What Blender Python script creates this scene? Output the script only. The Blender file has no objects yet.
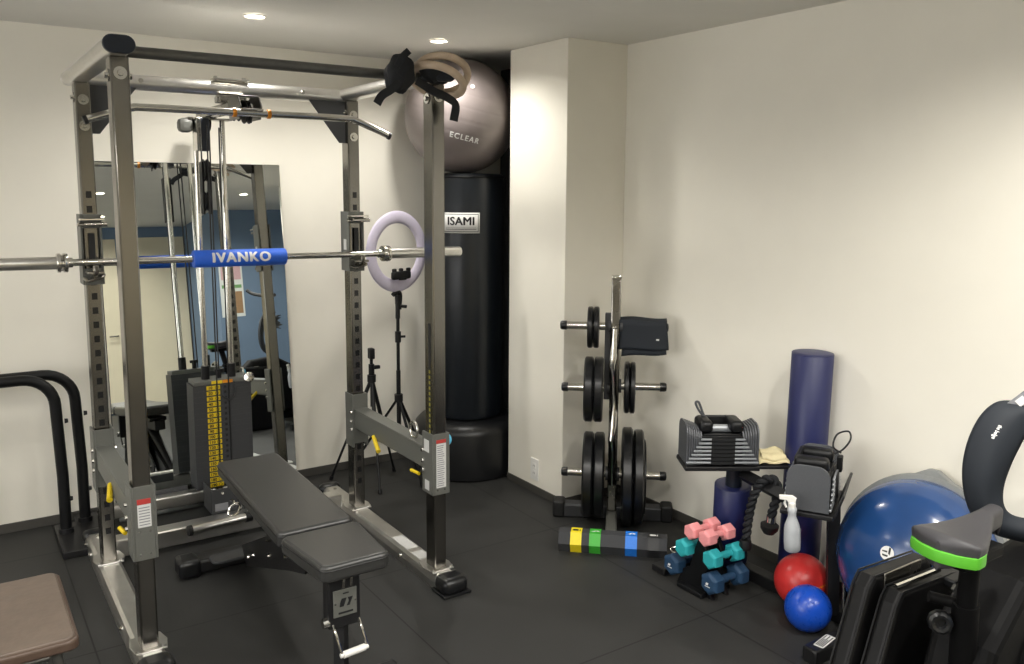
import bpy, bmesh, math, random
from mathutils import Vector, Matrix
random.seed(7)
S = bpy.context.scene
C = S.collection
PI = math.pi
V = Vector
def R(d): return math.radians(d)

# ------------------------------------------------------------------ materials
def lin(h):
    h = h.lstrip('#'); o = []
    for i in (0, 2, 4):
        c = int(h[i:i+2], 16)/255
        o.append(c/12.92 if c <= .04045 else ((c+.055)/1.055)**2.4)
    return (*o, 1)
def mat(name, col, rough=.5, metal=0, scale=60, var=.08, bump=0, rvar=.1, spec=.5, emit=None, es=0, alpha=1, coat=0, sub=0, bscale=None):
    m = bpy.data.materials.new(name); m.use_nodes = True
    nt = m.node_tree; N = nt.nodes; L = nt.links
    b = N['Principled BSDF']
    c = lin(col)
    tc = N.new('ShaderNodeTexCoord')
    nz = N.new('ShaderNodeTexNoise'); nz.inputs['Scale'].default_value = scale; nz.inputs['Detail'].default_value = 4
    L.new(tc.outputs['Object'], nz.inputs['Vector'])
    rp = N.new('ShaderNodeValToRGB')
    rp.color_ramp.elements[0].position = .3; rp.color_ramp.elements[1].position = .7
    rp.color_ramp.elements[0].color = (*[x*(1-var) for x in c[:3]], 1)
    rp.color_ramp.elements[1].color = (*[min(1, x*(1+var)) for x in c[:3]], 1)
    L.new(nz.outputs['Fac'], rp.inputs['Fac']); L.new(rp.outputs['Color'], b.inputs['Base Color'])
    mr = N.new('ShaderNodeMapRange'); mr.inputs['To Min'].default_value = max(0, rough-rvar*rough); mr.inputs['To Max'].default_value = min(1, rough+rvar*rough)
    L.new(nz.outputs['Fac'], mr.inputs['Value']); L.new(mr.outputs['Result'], b.inputs['Roughness'])
    b.inputs['Metallic'].default_value = metal
    b.inputs['Specular IOR Level'].default_value = spec
    if coat: b.inputs['Coat Weight'].default_value = coat; b.inputs['Coat Roughness'].default_value = .15
    if bump:
        n2 = nz
        if bscale:
            n2 = N.new('ShaderNodeTexNoise'); n2.inputs['Scale'].default_value = bscale; n2.inputs['Detail'].default_value = 3
            L.new(tc.outputs['Object'], n2.inputs['Vector'])
        bp = N.new('ShaderNodeBump'); bp.inputs['Strength'].default_value = bump; bp.inputs['Distance'].default_value = .004
        L.new(n2.outputs['Fac'], bp.inputs['Height']); L.new(bp.outputs['Normal'], b.inputs['Normal'])
    if emit:
        b.inputs['Emission Color'].default_value = lin(emit); b.inputs['Emission Strength'].default_value = es
    if alpha < 1:
        b.inputs['Transmission Weight'].default_value = 1-alpha; b.inputs['IOR'].default_value = 1.4
    return m
M = {}
M['wall'] = mat('cream wall paint', '#ece8dc', .85, scale=6, var=.012, bump=.05, bscale=250, spec=.2)
M['ceil'] = mat('ceiling paint', '#e2e0da', .9, scale=3, var=.02, spec=.2)
M['blue'] = mat('slate blue wall paint', '#6d8096', .8, scale=4, var=.03, spec=.2)
M['base'] = mat('dark baseboard vinyl', '#45433f', .6, var=.05)
M['chrome'] = mat('bright chrome', '#d8d6d0', .16, 1, scale=30, var=.05)
M['nickel'] = mat('satin nickel rack steel', '#94918a', .27, 1, scale=8, var=.06, rvar=.2)
M['nickel_dark'] = mat('dark nickel steel', '#6d6c68', .32, 1, scale=8, var=.06)
M['satin'] = mat('brushed silver rail', '#dcdad6', .3, 1, scale=20, var=.05)
M['grey'] = mat('grey powder coat', '#63645f', .45, .1, scale=300, var=.05, bump=.08)
M['grey_dark'] = mat('dark grey powder coat', '#3c3d3f', .45, .1, scale=300, var=.06, bump=.08)
M['gunbar'] = mat('dark steel pull up bar', '#6e6d69', .35, .7, scale=40)
M['black'] = mat('black powder coat', '#151517', .42, 0, scale=200, var=.1, bump=.05)
M['rubber'] = mat('black rubber', '#141415', .55, 0, scale=80, var=.12, bump=.05)
M['rubber_gl'] = mat('glossy black rubber', '#131416', .3, 0, scale=80, var=.1)
M['plastic'] = mat('black moulded plastic', '#0e0f11', .42, 0, scale=120, var=.1, spec=.35)
M['navycap'] = mat('dark blue black end cap', '#1b222d', .4, 0)
M['vinyl'] = mat('black bench vinyl', '#333332', .32, 0, scale=90, var=.04, spec=.55)
M['padblack'] = mat('black padded vinyl', '#0b0b0c', .45, 0, scale=90, var=.06, spec=.25)
M['bikeblack'] = mat('matt black bike plastic', '#0a0a0b', .6, 0, scale=120, var=.1, spec=.15)
M['nookpanel'] = mat('dark grey nook panel', '#3b3e42', .6, var=.04)
M['olive'] = mat('dull yellow print', '#8f8a35', .5, var=.05)
M['vinyl_side'] = mat('black vinyl piping', '#0d0d0e', .4, 0)
M['bag'] = mat('black punching bag vinyl', '#12171d', .33, 0, scale=14, var=.12, bump=.12, bscale=9, spec=.5)
M['bagbase'] = mat('black bag base plastic', '#131416', .36, 0, scale=20, var=.1)
M['yellow'] = mat('yellow plastic', '#e3c51c', .4, var=.05)
M['orange'] = mat('orange plastic', '#d98a1c', .4, var=.05)
M['cyan'] = mat('light blue plastic', '#5fbbe0', .35, var=.05)
M['white'] = mat('white plastic', '#e8e7e2', .4, var=.02)
M['label'] = mat('printed label paper', '#cfcfcd', .5, scale=400, var=.03)
M['ink'] = mat('black ink', '#17181a', .5)
M['red'] = mat('red label ink', '#b03a35', .5)
M['whiteink'] = mat('white ink', '#e6e6e4', .5, var=.02)
M['greyink'] = mat('grey ink', '#85868a', .5, var=.02)
M['pad_blue'] = mat('blue foam bar pad', '#2460d2', .55, scale=200, var=.05, bump=.1)
M['ball_grey'] = mat('grey brown ball vinyl', '#7d7472', .34, .1, scale=10, var=.05)
M['lilac'] = mat('lilac white lamp diffuser', '#cfc8dc', .45, var=.02)
M['navy'] = mat('navy vinyl roller', '#1c2250', .42, scale=150, var=.06, bump=.04)
M['bosu'] = mat('blue dome vinyl', '#1f4377', .2, scale=5, var=.12, coat=.4)
M['bosu_rim'] = mat('grey dome rim', '#7d7f7d', .5, var=.05)
M['redball'] = mat('red ball vinyl', '#c3302f', .32, var=.04)
M['blueball'] = mat('royal blue ball vinyl', '#1546ad', .28, var=.04)
M['pink'] = mat('pink neoprene', '#ee9a9c', .6, scale=200, var=.04, bump=.08)
M['teal'] = mat('teal neoprene', '#2aa7ae', .6, scale=200, var=.05, bump=.08)
M['navydb'] = mat('navy neoprene', '#20405f', .6, scale=200, var=.06, bump=.08)
M['band_y'] = mat('yellow latex', '#f0dc1d', .45, var=.04)
M['band_g'] = mat('green latex', '#3fae36', .45, var=.04)
M['band_b'] = mat('blue latex', '#1f78dd', .45, var=.04)
M['band_k'] = mat('black latex', '#222325', .5, var=.06)
M['foam'] = mat('charcoal foam', '#37383b', .75, scale=250, var=.1, bump=.12)
M['cloth'] = mat('beige cloth', '#e0d3a8', .9, scale=300, var=.06, bump=.25)
M['wood'] = mat('pale birch ring', '#c4af97', .5, scale=25, var=.1)
M['strap'] = mat('black webbing', '#17191d', .75, scale=500, var=.15, bump=.15)
M['neo'] = mat('black neoprene', '#1a2028', .7, scale=400, var=.08, bump=.06)
M['stool'] = mat('brown stool vinyl', '#66594f', .38, scale=22, var=.1, bump=.3, bscale=35)
M['stool_edge'] = mat('brown stool edging', '#54443a', .35, var=.08)
M['saddle'] = mat('charcoal saddle vinyl', '#38373a', .5, scale=100, var=.07)
M['lime'] = mat('lime green trim', '#56ad2c', .5, var=.04)
M['clear'] = mat('frosted bottle plastic', '#cdd1d5', .35, var=.03, alpha=.72)
M['liquid'] = mat('bottle label film', '#b6bac0', .4, var=.05)
M['pb'] = mat('graphite dumbbell plate', '#54565a', .42, .2, scale=200, var=.06, bump=.05)
M['pb_rail'] = mat('grey dumbbell rail', '#a9adb2', .35, .5, var=.05)
M['lens'] = mat('downlight lens', '#ffffff', .4, emit='#fff3df', es=14)
M['rim'] = mat('downlight trim', '#e8e6e0', .4, var=.02)
M['cream'] = mat('cream partition panel', '#d9cfb5', .7, scale=3, var=.03)
M['poster'] = mat('poster paper', '#d8dcd8', .6, var=.03)
M['posterpink'] = mat('poster pink print', '#c9a5a8', .6, var=.05)
M['postergreen'] = mat('poster green print', '#6d9a62', .6, var=.05)
M['posterwood'] = mat('poster brown print', '#9a7a58', .6, var=.05)

def mirror_mat():
    m = mat('mirror silver', '#dfe3e1', .0, 1, scale=2, var=.005, rvar=0); return m
M['mirror'] = mirror_mat()
def floor_mat():
    m = mat('rubber mat floor', '#2f2f2e', .62, 0, scale=3.5, var=.14, rvar=.12, spec=.35)
    nt = m.node_tree; N = nt.nodes; L = nt.links; b = N['Principled BSDF']
    tc = N['Texture Coordinate']; sep = N.new('ShaderNodeSeparateXYZ'); L.new(tc.outputs['Object'], sep.inputs[0])
    outs = []
    for ax, off in (('X', .355), ('Y', .13)):
        a = N.new('ShaderNodeMath'); a.operation = 'SUBTRACT'; a.inputs[1].default_value = off; L.new(sep.outputs[ax], a.inputs[0])
        f = N.new('ShaderNodeMath'); f.operation = 'FLOORED_MODULO'; f.inputs[1].default_value = 1; L.new(a.outputs[0], f.inputs[0])
        g = N.new('ShaderNodeMath'); g.operation = 'LESS_THAN'; g.inputs[1].default_value = .0055; L.new(f.outputs[0], g.inputs[0])
        outs.append(g)
    mx = N.new('ShaderNodeMath'); mx.operation = 'MAXIMUM'; L.new(outs[0].outputs[0], mx.inputs[0]); L.new(outs[1].outputs[0], mx.inputs[1])
    src = b.inputs['Base Color'].links[0].from_socket
    mix = N.new('ShaderNodeMix'); mix.data_type = 'RGBA'
    L.new(mx.outputs[0], mix.inputs['Factor']); L.new(src, mix.inputs['A']); mix.inputs['B'].default_value = lin('#151515')
    L.new(mix.outputs['Result'], b.inputs['Base Color'])
    n2 = N.new('ShaderNodeTexNoise'); n2.inputs['Scale'].default_value = 220; n2.inputs['Detail'].default_value = 2; L.new(tc.outputs['Object'], n2.inputs['Vector'])
    bp = N.new('ShaderNodeBump'); bp.inputs['Strength'].default_value = .25; bp.inputs['Distance'].default_value = .002
    L.new(n2.outputs['Fac'], bp.inputs['Height']); L.new(bp.outputs['Normal'], b.inputs['Normal'])
    return m
M['floor'] = floor_mat()
def holes_mat(name, xc, sgn, zmax):
    # rack steel with a column of punched square holes on one face
    m = mat(name, '#827f79', .24, 1, scale=8, var=.06, rvar=.2)
    nt = m.node_tree; N = nt.nodes; L = nt.links; b = N['Principled BSDF']
    tc = N['Texture Coordinate']; sp = N.new('ShaderNodeSeparateXYZ'); L.new(tc.outputs['Object'], sp.inputs[0])
    sn = N.new('ShaderNodeSeparateXYZ'); L.new(tc.outputs['Normal'], sn.inputs[0])
    def mth(op, a, v=None, w=None):
        n = N.new('ShaderNodeMath'); n.operation = op
        for i, q in enumerate((a, v, w)):
            if q is None: continue
            if isinstance(q, (int, float)): n.inputs[i].default_value = q
            else: L.new(q, n.inputs[i])
        return n.outputs[0]
    fx = mth('LESS_THAN', mth('ABSOLUTE', mth('SUBTRACT', sp.outputs['X'], xc)), .0105)
    fz = mth('LESS_THAN', mth('FLOORED_MODULO', mth('SUBTRACT', sp.outputs['Z'], .187), .058), .027)
    lim = mth('MULTIPLY', mth('LESS_THAN', sp.outputs['Z'], zmax), mth('GREATER_THAN', sp.outputs['Z'], .18))
    nn = mth('GREATER_THAN', mth('MULTIPLY', sn.outputs['Y'], sgn), .8)
    k = mth('MULTIPLY', mth('MULTIPLY', fx, fz), mth('MULTIPLY', lim, nn))
    src = b.inputs['Base Color'].links[0].from_socket; mix = N.new('ShaderNodeMix'); mix.data_type = 'RGBA'
    L.new(k, mix.inputs['Factor']); L.new(src, mix.inputs['A']); mix.inputs['B'].default_value = lin('#17181a'); L.new(mix.outputs['Result'], b.inputs['Base Color'])
    L.new(mth('SUBTRACT', 1, k), b.inputs['Metallic'])
    return m

# ------------------------------------------------------------------ mesh builder
def frame(d):
    d = V(d).normalized(); u = V((0, 0, 1)) if abs(d.z) < .9 else V((1, 0, 0))
    a = d.cross(u).normalized(); return a, d.cross(a).normalized(), d
class MB:
    def __init__(s): s.bm = bmesh.new(); s.mi = 0
    def add(s, verts, faces, smooth=False, T=None):
        vs = [s.bm.verts.new(T @ V(v) if T else V(v)) for v in verts]
        for f in faces:
            try:
                fc = s.bm.faces.new([vs[i] for i in f]); fc.smooth = smooth; fc.material_index = s.mi
            except ValueError: pass
        return s
    def merge(s, b2, T=None, smooth=True):
        b2.verts.index_update(); b2.normal_update()
        vs = [s.bm.verts.new(T @ v.co if T else v.co) for v in b2.verts]
        for f in b2.faces:
            try:
                fc = s.bm.faces.new([vs[v.index] for v in f.verts]); fc.smooth = f.tag if smooth == 'tag' else smooth; fc.material_index = s.mi
            except ValueError: pass
        b2.free(); return s
    def box(s, c, d, rot=None, bev=0, seg=2, T=None):
        b = bmesh.new(); bmesh.ops.create_cube(b, size=1)
        bmesh.ops.scale(b, vec=d, verts=b.verts)
        if bev: bmesh.ops.bevel(b, geom=list(b.edges), offset=min(bev, min(d)*.49), segments=seg, profile=.5, affect='EDGES')
        X = Matrix.Translation(V(c))
        if rot is not None: X = X @ rot
        if T: X = T @ X
        b.normal_update()
        for f in b.faces: f.tag = bool(bev) and max(abs(c) for c in f.normal) < .999
        return s.merge(b, X, smooth='tag')
    def b2(s, x0, x1, y0, y1, z0, z1, bev=0, seg=2, T=None):
        return s.box(((x0+x1)/2, (y0+y1)/2, (z0+z1)/2), (abs(x1-x0), abs(y1-y0), abs(z1-z0)), None, bev, seg, T)
    def cyl(s, p, q, r, r2=None, n=20, caps=True, T=None):
        p, q = V(p), V(q); r2 = r if r2 is None else r2
        a, b, d = frame(q-p); vs = []
        for c, rr in ((p, r), (q, r2)):
            for i in range(n):
                t = 2*PI*i/n; vs.append(c+(a*math.cos(t)+b*math.sin(t))*rr)
        s.add(vs, [(i, (i+1) % n, n+(i+1) % n, n+i) for i in range(n)], True, T)
        if caps: s.add(vs[:n], [tuple(range(n-1, -1, -1))], False, T); s.add(vs[n:], [tuple(range(n))], False, T)
        return s
    def tube(s, pts, r, n=12, closed=False, T=None, flat=1.0, up=None):
        P = [V(p) for p in pts]; k = len(P); rr = r if isinstance(r, (list, tuple)) else [r]*k
        vs = []; a = None
        for i in range(k):
            if closed: d = P[(i+1) % k]-P[i-1]
            else: d = P[min(i+1, k-1)]-P[max(i-1, 0)]
            d.normalize()
            if up is not None: a = V(up) - d*V(up).dot(d); a.normalize()
            elif a is None: a = frame(d)[0]
            else:
                a = a-d*a.dot(d)
                a.normalize()
            b = d.cross(a)
            for j in range(n):
                t = 2*PI*j/n; vs.append(P[i]+a*math.cos(t)*rr[i]*flat+b*math.sin(t)*rr[i])
        fs = []
        for i in range(k if closed else k-1):
            o, o2 = i*n, ((i+1) % k)*n
            for j in range(n): fs.append((o+j, o+(j+1) % n, o2+(j+1) % n, o2+j))
        s.add(vs, fs, True, T)
        if not closed:
            s.add(vs[:n], [tuple(range(n-1, -1, -1))], False, T); s.add(vs[-n:], [tuple(range(n))], False, T)
        return s
    def lathe(s, prof, c=(0, 0, 0), axis=(0, 0, 1), n=32, T=None, a0=None):
        a, b, d = frame(axis); c = V(c); vs = []
        for (r, h) in prof:
            for j in range(n):
                t = 2*PI*j/n; vs.append(c+d*h+(a*math.cos(t)+b*math.sin(t))*max(r, 1e-5))
        fs = [(i*n+j, i*n+(j+1) % n, (i+1)*n+(j+1) % n, (i+1)*n+j) for i in range(len(prof)-1) for j in range(n)]
        return s.add(vs, fs, True, T)
    def sphere(s, c, r, seg=32, sc=(1, 1, 1), T=None):
        b = bmesh.new(); bmesh.ops.create_uvsphere(b, u_segments=seg, v_segments=seg//2, radius=r)
        X = Matrix.Translation(V(c)) @ Matrix.Diagonal((*sc, 1))
        return s.merge(b, T @ X if T else X)
    def prism(s, poly, h, T, bev=0, seg=2):
        """2D polygon in local xy, extruded 0..h along local z"""
        b = bmesh.new(); n = len(poly)
        v0 = [b.verts.new((x, y, 0)) for x, y in poly]; v1 = [b.verts.new((x, y, h)) for x, y in poly]
        b.faces.new(v0[::-1]); b.faces.new(v1)
        for i in range(n): b.faces.new((v0[i], v0[(i+1) % n], v1[(i+1) % n], v1[i]))
        bmesh.ops.recalc_face_normals(b, faces=b.faces)
        if bev:
            es = [e for e in b.edges if abs(e.verts[0].co.z-e.verts[1].co.z) < 1e-6]
            bmesh.ops.bevel(b, geom=es, offset=bev, segments=seg, profile=.5, affect='EDGES')
        return s.merge(b, T, smooth=False)
    def ball_joint(s, c, r): return s.sphere(c, r, 12)
    def bolt(s, c, d, r=.008, h=.006):
        c = V(c); d = V(d).normalized(); s.cyl(c-d*.002, c+d*h, r, r*.8, 8); return s
    def grid(s, fn, nu, nv, T=None, smooth=True):
        vs = [fn(i/nu, j/nv) for i in range(nu+1) for j in range(nv+1)]
        fs = [(i*(nv+1)+j, (i+1)*(nv+1)+j, (i+1)*(nv+1)+j+1, i*(nv+1)+j+1) for i in range(nu) for j in range(nv)]
        return s.add(vs, fs, smooth, T)
    def build(s, name, m, parent=None, angle=40, solid=0, sub=0):
        me = bpy.data.meshes.new(name)
        bmesh.ops.recalc_face_normals(s.bm, faces=s.bm.faces)
        s.bm.to_mesh(me); s.bm.free()
        for x in (m if isinstance(m, (list, tuple)) else [m]): me.materials.append(M[x] if isinstance(x, str) else x)
        fl = [p.use_smooth for p in me.polygons]
        try: me.set_sharp_from_angle(angle=R(angle))
        except Exception: pass
        me.polygons.foreach_set('use_smooth', fl)
        o = bpy.data.objects.new(name, me); C.objects.link(o)
        if parent is not None:
            o.parent = parent; o.matrix_parent_inverse = wm(parent).inverted()
        else:
            xs = [v.co for v in me.vertices]
            c = V(((min(v.x for v in xs)+max(v.x for v in xs))/2, (min(v.y for v in xs)+max(v.y for v in xs))/2, min(v.z for v in xs)))
            me.transform(Matrix.Translation(-c)); o.location = c
        if solid:
            md = o.modifiers.new('solid', 'SOLIDIFY'); md.thickness = solid; md.offset = 0
        if sub:
            md = o.modifiers.new('sub', 'SUBSURF'); md.levels = sub; md.render_levels = sub
        return o
def pieces(mb, name, m, parent):
    """build every loose piece of a builder as a part of its own"""
    bm = mb.bm; bm.verts.index_update(); seen = set()
    bmesh.ops.remove_doubles(bm, verts=bm.verts, dist=1e-6)
    bm.verts.ensure_lookup_table(); bm.verts.index_update()
    for v in list(bm.verts):
        if v.index in seen: continue
        st, isl = [v], []; seen.add(v.index)
        while st:
            x = st.pop(); isl.append(x)
            for e in x.link_edges:
                y = e.other_vert(x)
                if y.index not in seen: seen.add(y.index); st.append(y)
        ids = {x.index: i for i, x in enumerate(isl)}; fs = {f for x in isl for f in x.link_faces}
        MB().add([x.co.copy() for x in isl], [tuple(ids[q.index] for q in f.verts) for f in fs]).build(name, m, parent)
    bm.free()
def wm(o):
    m = o.matrix_basis
    if o.parent: m = wm(o.parent) @ o.matrix_parent_inverse @ m
    return m
def tag(o, label, cat, group=None):
    o['label'] = label; o['category'] = cat
    if group: o['group'] = group
    return o
def thing(name, label, cat, loc=(0, 0, 0), group=None, rotz=0):
    o = bpy.data.objects.new(name, None); C.objects.link(o); o.location = loc; o.rotation_euler = (0, 0, rotz); o.empty_display_size = .05
    return tag(o, label, cat, group)
def struct(o): o['kind'] = 'structure'; return o
def copy_tree(o, parent=None, delta=None):
    c = o.copy(); C.objects.link(c)
    if parent is not None: c.parent = parent
    for ch in o.children: copy_tree(ch, c)
    return c
def rotz(a): return Matrix.Rotation(a, 4, 'Z')
def TR(loc, ex, ey, ez):
    m = Matrix.Identity(4)
    for i, e in enumerate((ex, ey, ez)):
        e = V(e)
        for k in range(3): m[k][i] = e[k]
    m.translation = V(loc); return m
def text_mesh(txt, size, T, name, m, parent, offset=0, shear=0, depth=.0006, wrap=None, space=1.0, bold=0):
    cu = bpy.data.curves.new('t', 'FONT'); cu.body = txt; cu.size = size; cu.align_x = 'CENTER'; cu.align_y = 'CENTER'
    cu.offset = offset; cu.shear = shear; cu.extrude = depth; cu.space_character = space; cu.resolution_u = 3
    ob = bpy.data.objects.new('t', cu); C.objects.link(ob)
    dg = bpy.context.evaluated_depsgraph_get(); dg.update()
    me = bpy.data.meshes.new_from_object(ob.evaluated_get(dg)); bpy.data.objects.remove(ob)
    me.name = name
    if bold:
        b = bmesh.new(); b.from_mesh(me); g0 = list(b.verts)+list(b.edges)+list(b.faces)
        for dx, dy in ((-bold, 0), (bold, 0), (0, bold*.6), (0, -bold*.6)):
            r = bmesh.ops.duplicate(b, geom=g0)
            bmesh.ops.translate(b, vec=(dx, dy, 0), verts=[x for x in r['geom'] if isinstance(x, bmesh.types.BMVert)])
        b.to_mesh(me); b.free()
    if wrap:
        b = bmesh.new(); b.from_mesh(me); lim = size*.16
        for _ in range(4):
            bmesh.ops.triangulate(b, faces=[f for f in b.faces if len(f.verts) > 3])
            es = [e for e in b.edges if e.calc_length() > lim]
            if not es: break
            bmesh.ops.subdivide_edges(b, edges=es, cuts=1)
        bmesh.ops.triangulate(b, faces=[f for f in b.faces if len(f.verts) > 3])
        b.to_mesh(me); b.free()
    for v in me.vertices: v.co = wrap(v.co) if wrap else T @ v.co
    me.materials.clear(); me.materials.append(M[m])
    for p in me.polygons: p.material_index = 0
    o = bpy.data.objects.new(name, me); C.objects.link(o)
    o.parent = parent; o.matrix_parent_inverse = wm(parent).inverted()
    return o
def arc(c, r, a0, a1, n, ex=(1, 0, 0), ey=(0, 0, 1)):
    c, ex, ey = V(c), V(ex), V(ey)
    return [c+(ex*math.cos(a0+(a1-a0)*i/n)+ey*math.sin(a0+(a1-a0)*i/n))*r for i in range(n+1)]
def bez(pts, n=10):
    """Catmull-Rom through points"""
    P = [V(p) for p in pts]; P = [P[0]*2-P[1]]+P+[P[-1]*2-P[-2]]; o = []
    for i in range(1, len(P)-2):
        a, b, c, d = P[i-1:i+3]
        for k in range(n):
            t = k/n; o.append(.5*((2*b)+(c-a)*t+(2*a-5*b+4*c-d)*t*t+(3*b-a-3*c+d)*t**3))
    o.append(P[-2]); return o
def rrect(w, h, r, n=6, cx=0, cy=0):
    o = []
    for (sx, sy, a) in ((1, 1, 0), (-1, 1, PI/2), (-1, -1, PI), (1, -1, 1.5*PI)):
        for i in range(n+1):
            t = a+PI/2*i/n; o.append((cx+sx*(w/2-r)+r*math.cos(t), cy+sy*(h/2-r)+r*math.sin(t)))
    return o
XZ = lambda x, y, z: TR((x, y, z), (1, 0, 0), (0, 0, 1), (0, -1, 0))   # local xy -> world xz, extrude towards -y
YZ = lambda x, y, z: TR((x, y, z), (0, 1, 0), (0, 0, 1), (1, 0, 0))    # local xy -> world yz, extrude towards +x

# ------------------------------------------------------------------ camera
FX, CY = 848.0, 302.4
yaw, pitch, roll = .59411506, .13258675, .00661078
H = 1.624
fw = V((math.sin(yaw)*math.cos(pitch), math.cos(yaw)*math.cos(pitch), -math.sin(pitch)))
rt = V((math.cos(yaw), -math.sin(yaw), 0)); up = rt.cross(fw)
r2 = rt*math.cos(roll)+up*math.sin(roll); u2 = -rt*math.sin(roll)+up*math.cos(roll)
cd = bpy.data.cameras.new('camera'); cam = bpy.data.objects.new('camera', cd); C.objects.link(cam)
cam.matrix_world = TR((0, 0, H), r2, u2, -fw)
cd.sensor_fit = 'HORIZONTAL'; cd.sensor_width = 36; cd.lens = 36*FX/1024
cd.shift_y = -(332-CY)/1024
cd.clip_start = .02
S.camera = cam
S.view_settings.view_transform = 'Standard'; S.view_settings.look = 'None'; S.view_settings.gamma = 1; S.view_settings.exposure = .31
S.view_settings.use_curve_mapping = False

# ------------------------------------------------------------------ the setting
ZC = 2.352
def wallbox(name, x0, x1, y0, y1, z0, z1, m, bev=0):
    o = MB().b2(x0, x1, y0, y1, z0, z1, bev).build(name, m); return struct(o)
fl = MB().b2(-2.6, 4.7, -2.85, 4.6, -.05, 0).build('floor', 'floor'); struct(fl)
# keep the mat grid in world metres
fl.data.transform(Matrix.Translation(fl.location)); fl.location = (0, 0, 0)
wallbox('ceiling', -2.6, 4.7, -2.85, 4.6, ZC, ZC+.1, 'ceil')
wallbox('wall_back', -2.6, 3.05, 4.5, 4.6, 0, ZC, 'wall')
wallbox('wall_right', 2.955, 3.055, .3, 4.5, 0, ZC, 'wall')
wallbox('wall_pillar', 2.574, 2.955, 3.341, 3.84, 0, ZC, 'wall', .004)
wl = MB().b2(-2.7, -2.6, -2.85, 0, 0, ZC).b2(-2.7, -2.6, 3.2, 4.6, 0, ZC).b2(-2.7, -2.6, 0, 3.2, 0, .7).b2(-2.7, -2.6, 0, 3.2, 2.15, ZC)
struct(wl.build('wall_left', 'wall'))
wf = MB()
for a, b in ((0, .05), (1.04, 1.09), (2.11, 2.16), (3.15, 3.2)): wf.b2(-2.68, -2.63, a, b, .7, 2.15, .004)
wf.b2(-2.68, -2.63, 0, 3.2, .7, .75, .004).b2(-2.68, -2.63, 0, 3.2, 2.1, 2.15, .004)
struct(wf.build('fill_window', 'rim'))  # added unseen window; world light enters here as soft fill
wallbox('wall_recess', 3.055, 4.6, .3, .4, 0, ZC, 'wall')
wallbox('wall_side', 4.6, 4.7, -1.4, .4, 0, ZC, 'blue')
wallbox('wall_end', 2.68, 4.7, -1.4, -1.3, 0, ZC, 'blue')
wallbox('wall_return', 2.68, 2.78, -2.85, -1.4, 0, ZC, 'blue')
wallbox('wall_front', -2.6, 2.68, -2.85, -2.75, 0, ZC, 'blue')
# pale panels of the far partition with a door leaf and its handle
pn = MB()
for x0, x1 in ((-2.5, -.5), (-.48, .9), (1.9, 2.66)): pn.b2(x0, x1, -2.75, -2.73, .02, 2.215, .003)
struct(pn.build('trim_1', 'cream'))
dr = MB().b2(.92, 1.83, -2.75, -2.72, .02, 2.2, .004).build('door_1', 'cream'); struct(dr)
MB().cyl((1.77, -2.72, .98), (1.77, -2.66, .98), .012).cyl((1.77, -2.66, .98), (1.67, -2.66, .98), .011).build('door_handle', 'chrome', dr)
struct(MB().b2(2.944, 2.955, 3.842, 4.5, 0, ZC-.002, .002).build('nook_panel', 'nookpanel'))  # thin dark grey sheet over the nook's whole right wall
struct(MB().b2(-2.6, 2.944, 4.492, 4.5, 0, .045, .002).build('baseboard_back', 'base'))
struct(MB().b2(2.947, 2.955, .3, 3.34, 0, .045, .002).build('baseboard_right', 'base'))
bb = MB().b2(2.567, 2.574, 3.334, 3.84, 0, .042, .002).b2(2.567, 2.955, 3.334, 3.341, 0, .042, .002)
struct(bb.build('baseboard_pillar', 'base'))
# downlights
LP = [(1.18, 3.72), (2.115, 3.79), (-.2, 1.3), (.85, 1.3), (2.0, .95), (1.32, -.1), (2.72, -.14), (.2, -.1), (1.55, -1.73), (0, -1.73)]
LL = ['round recessed downlight in ceiling above the rack, nearest the lat bar', 'round recessed downlight in ceiling right above the exercise ball corner']
for i, (x, y) in enumerate(LP):
    t = thing('ceiling_downlight', LL[i] if i < 2 else 'round recessed downlight seen only in the leaning mirror or outside the picture', 'ceiling light', (x, y, ZC), 'recessed ceiling downlights')
    MB().lathe([(.043, -.001), (.0475, -.001), (.0475, -.006), (.043, -.008), (.041, -.004), (.043, -.001)], (x, y, ZC), n=32).build('trim_ring', 'rim', t)
    MB().lathe([(0, -.003), (.0425, -.003), (.0425, -.0005), (0, -.0005)], (x, y, ZC), n=32).build('lens', 'lens', t)
# wall outlet on the pillar side
t = thing('wall_outlet', 'white double power socket low on pillar wall beside the punching bag base', 'socket', (2.574, 3.577, .07))
MB().prism(rrect(.07, .118, .006, 3), .007, TR((2.574, 3.577, .133), (0, -1, 0), (0, 0, 1), (-1, 0, 0)), .002).build('cover_plate', 'white', t)
for z in (.113, .153):
    MB().prism(rrect(.026, .032, .004, 3), .002, TR((2.567, 3.577, z), (0, -1, 0), (0, 0, 1), (-1, 0, 0)), .0008).build('socket', 'white', t)
    q = MB()
    for dy in (-.006, .006): q.box((2.5648, 3.577+dy, z), (.0008, .0022, .009))
    q.build('slot', 'ink', t)
# poster on the blue end wall behind the camera (seen in the mirror)
t = thing('wall_poster', 'poster with pink and green print on blue wall, seen in the leaning mirror', 'poster', (2.84, -1.298, 1.1))
MB().b2(2.7, 2.97, -1.3, -1.296, 1.08, 1.7, .001).build('sheet', 'poster', t)
MB().b2(2.72, 2.95, -1.2965, -1.2945, 1.52, 1.68).build('pink_print', 'posterpink', t)
MB().b2(2.72, 2.95, -1.2965, -1.2945, 1.42, 1.46).build('green_print', 'postergreen', t)
MB().b2(2.85, 2.95, -1.2965, -1.2945, 1.12, 1.38).build('brown_print', 'posterwood', t)

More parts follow.
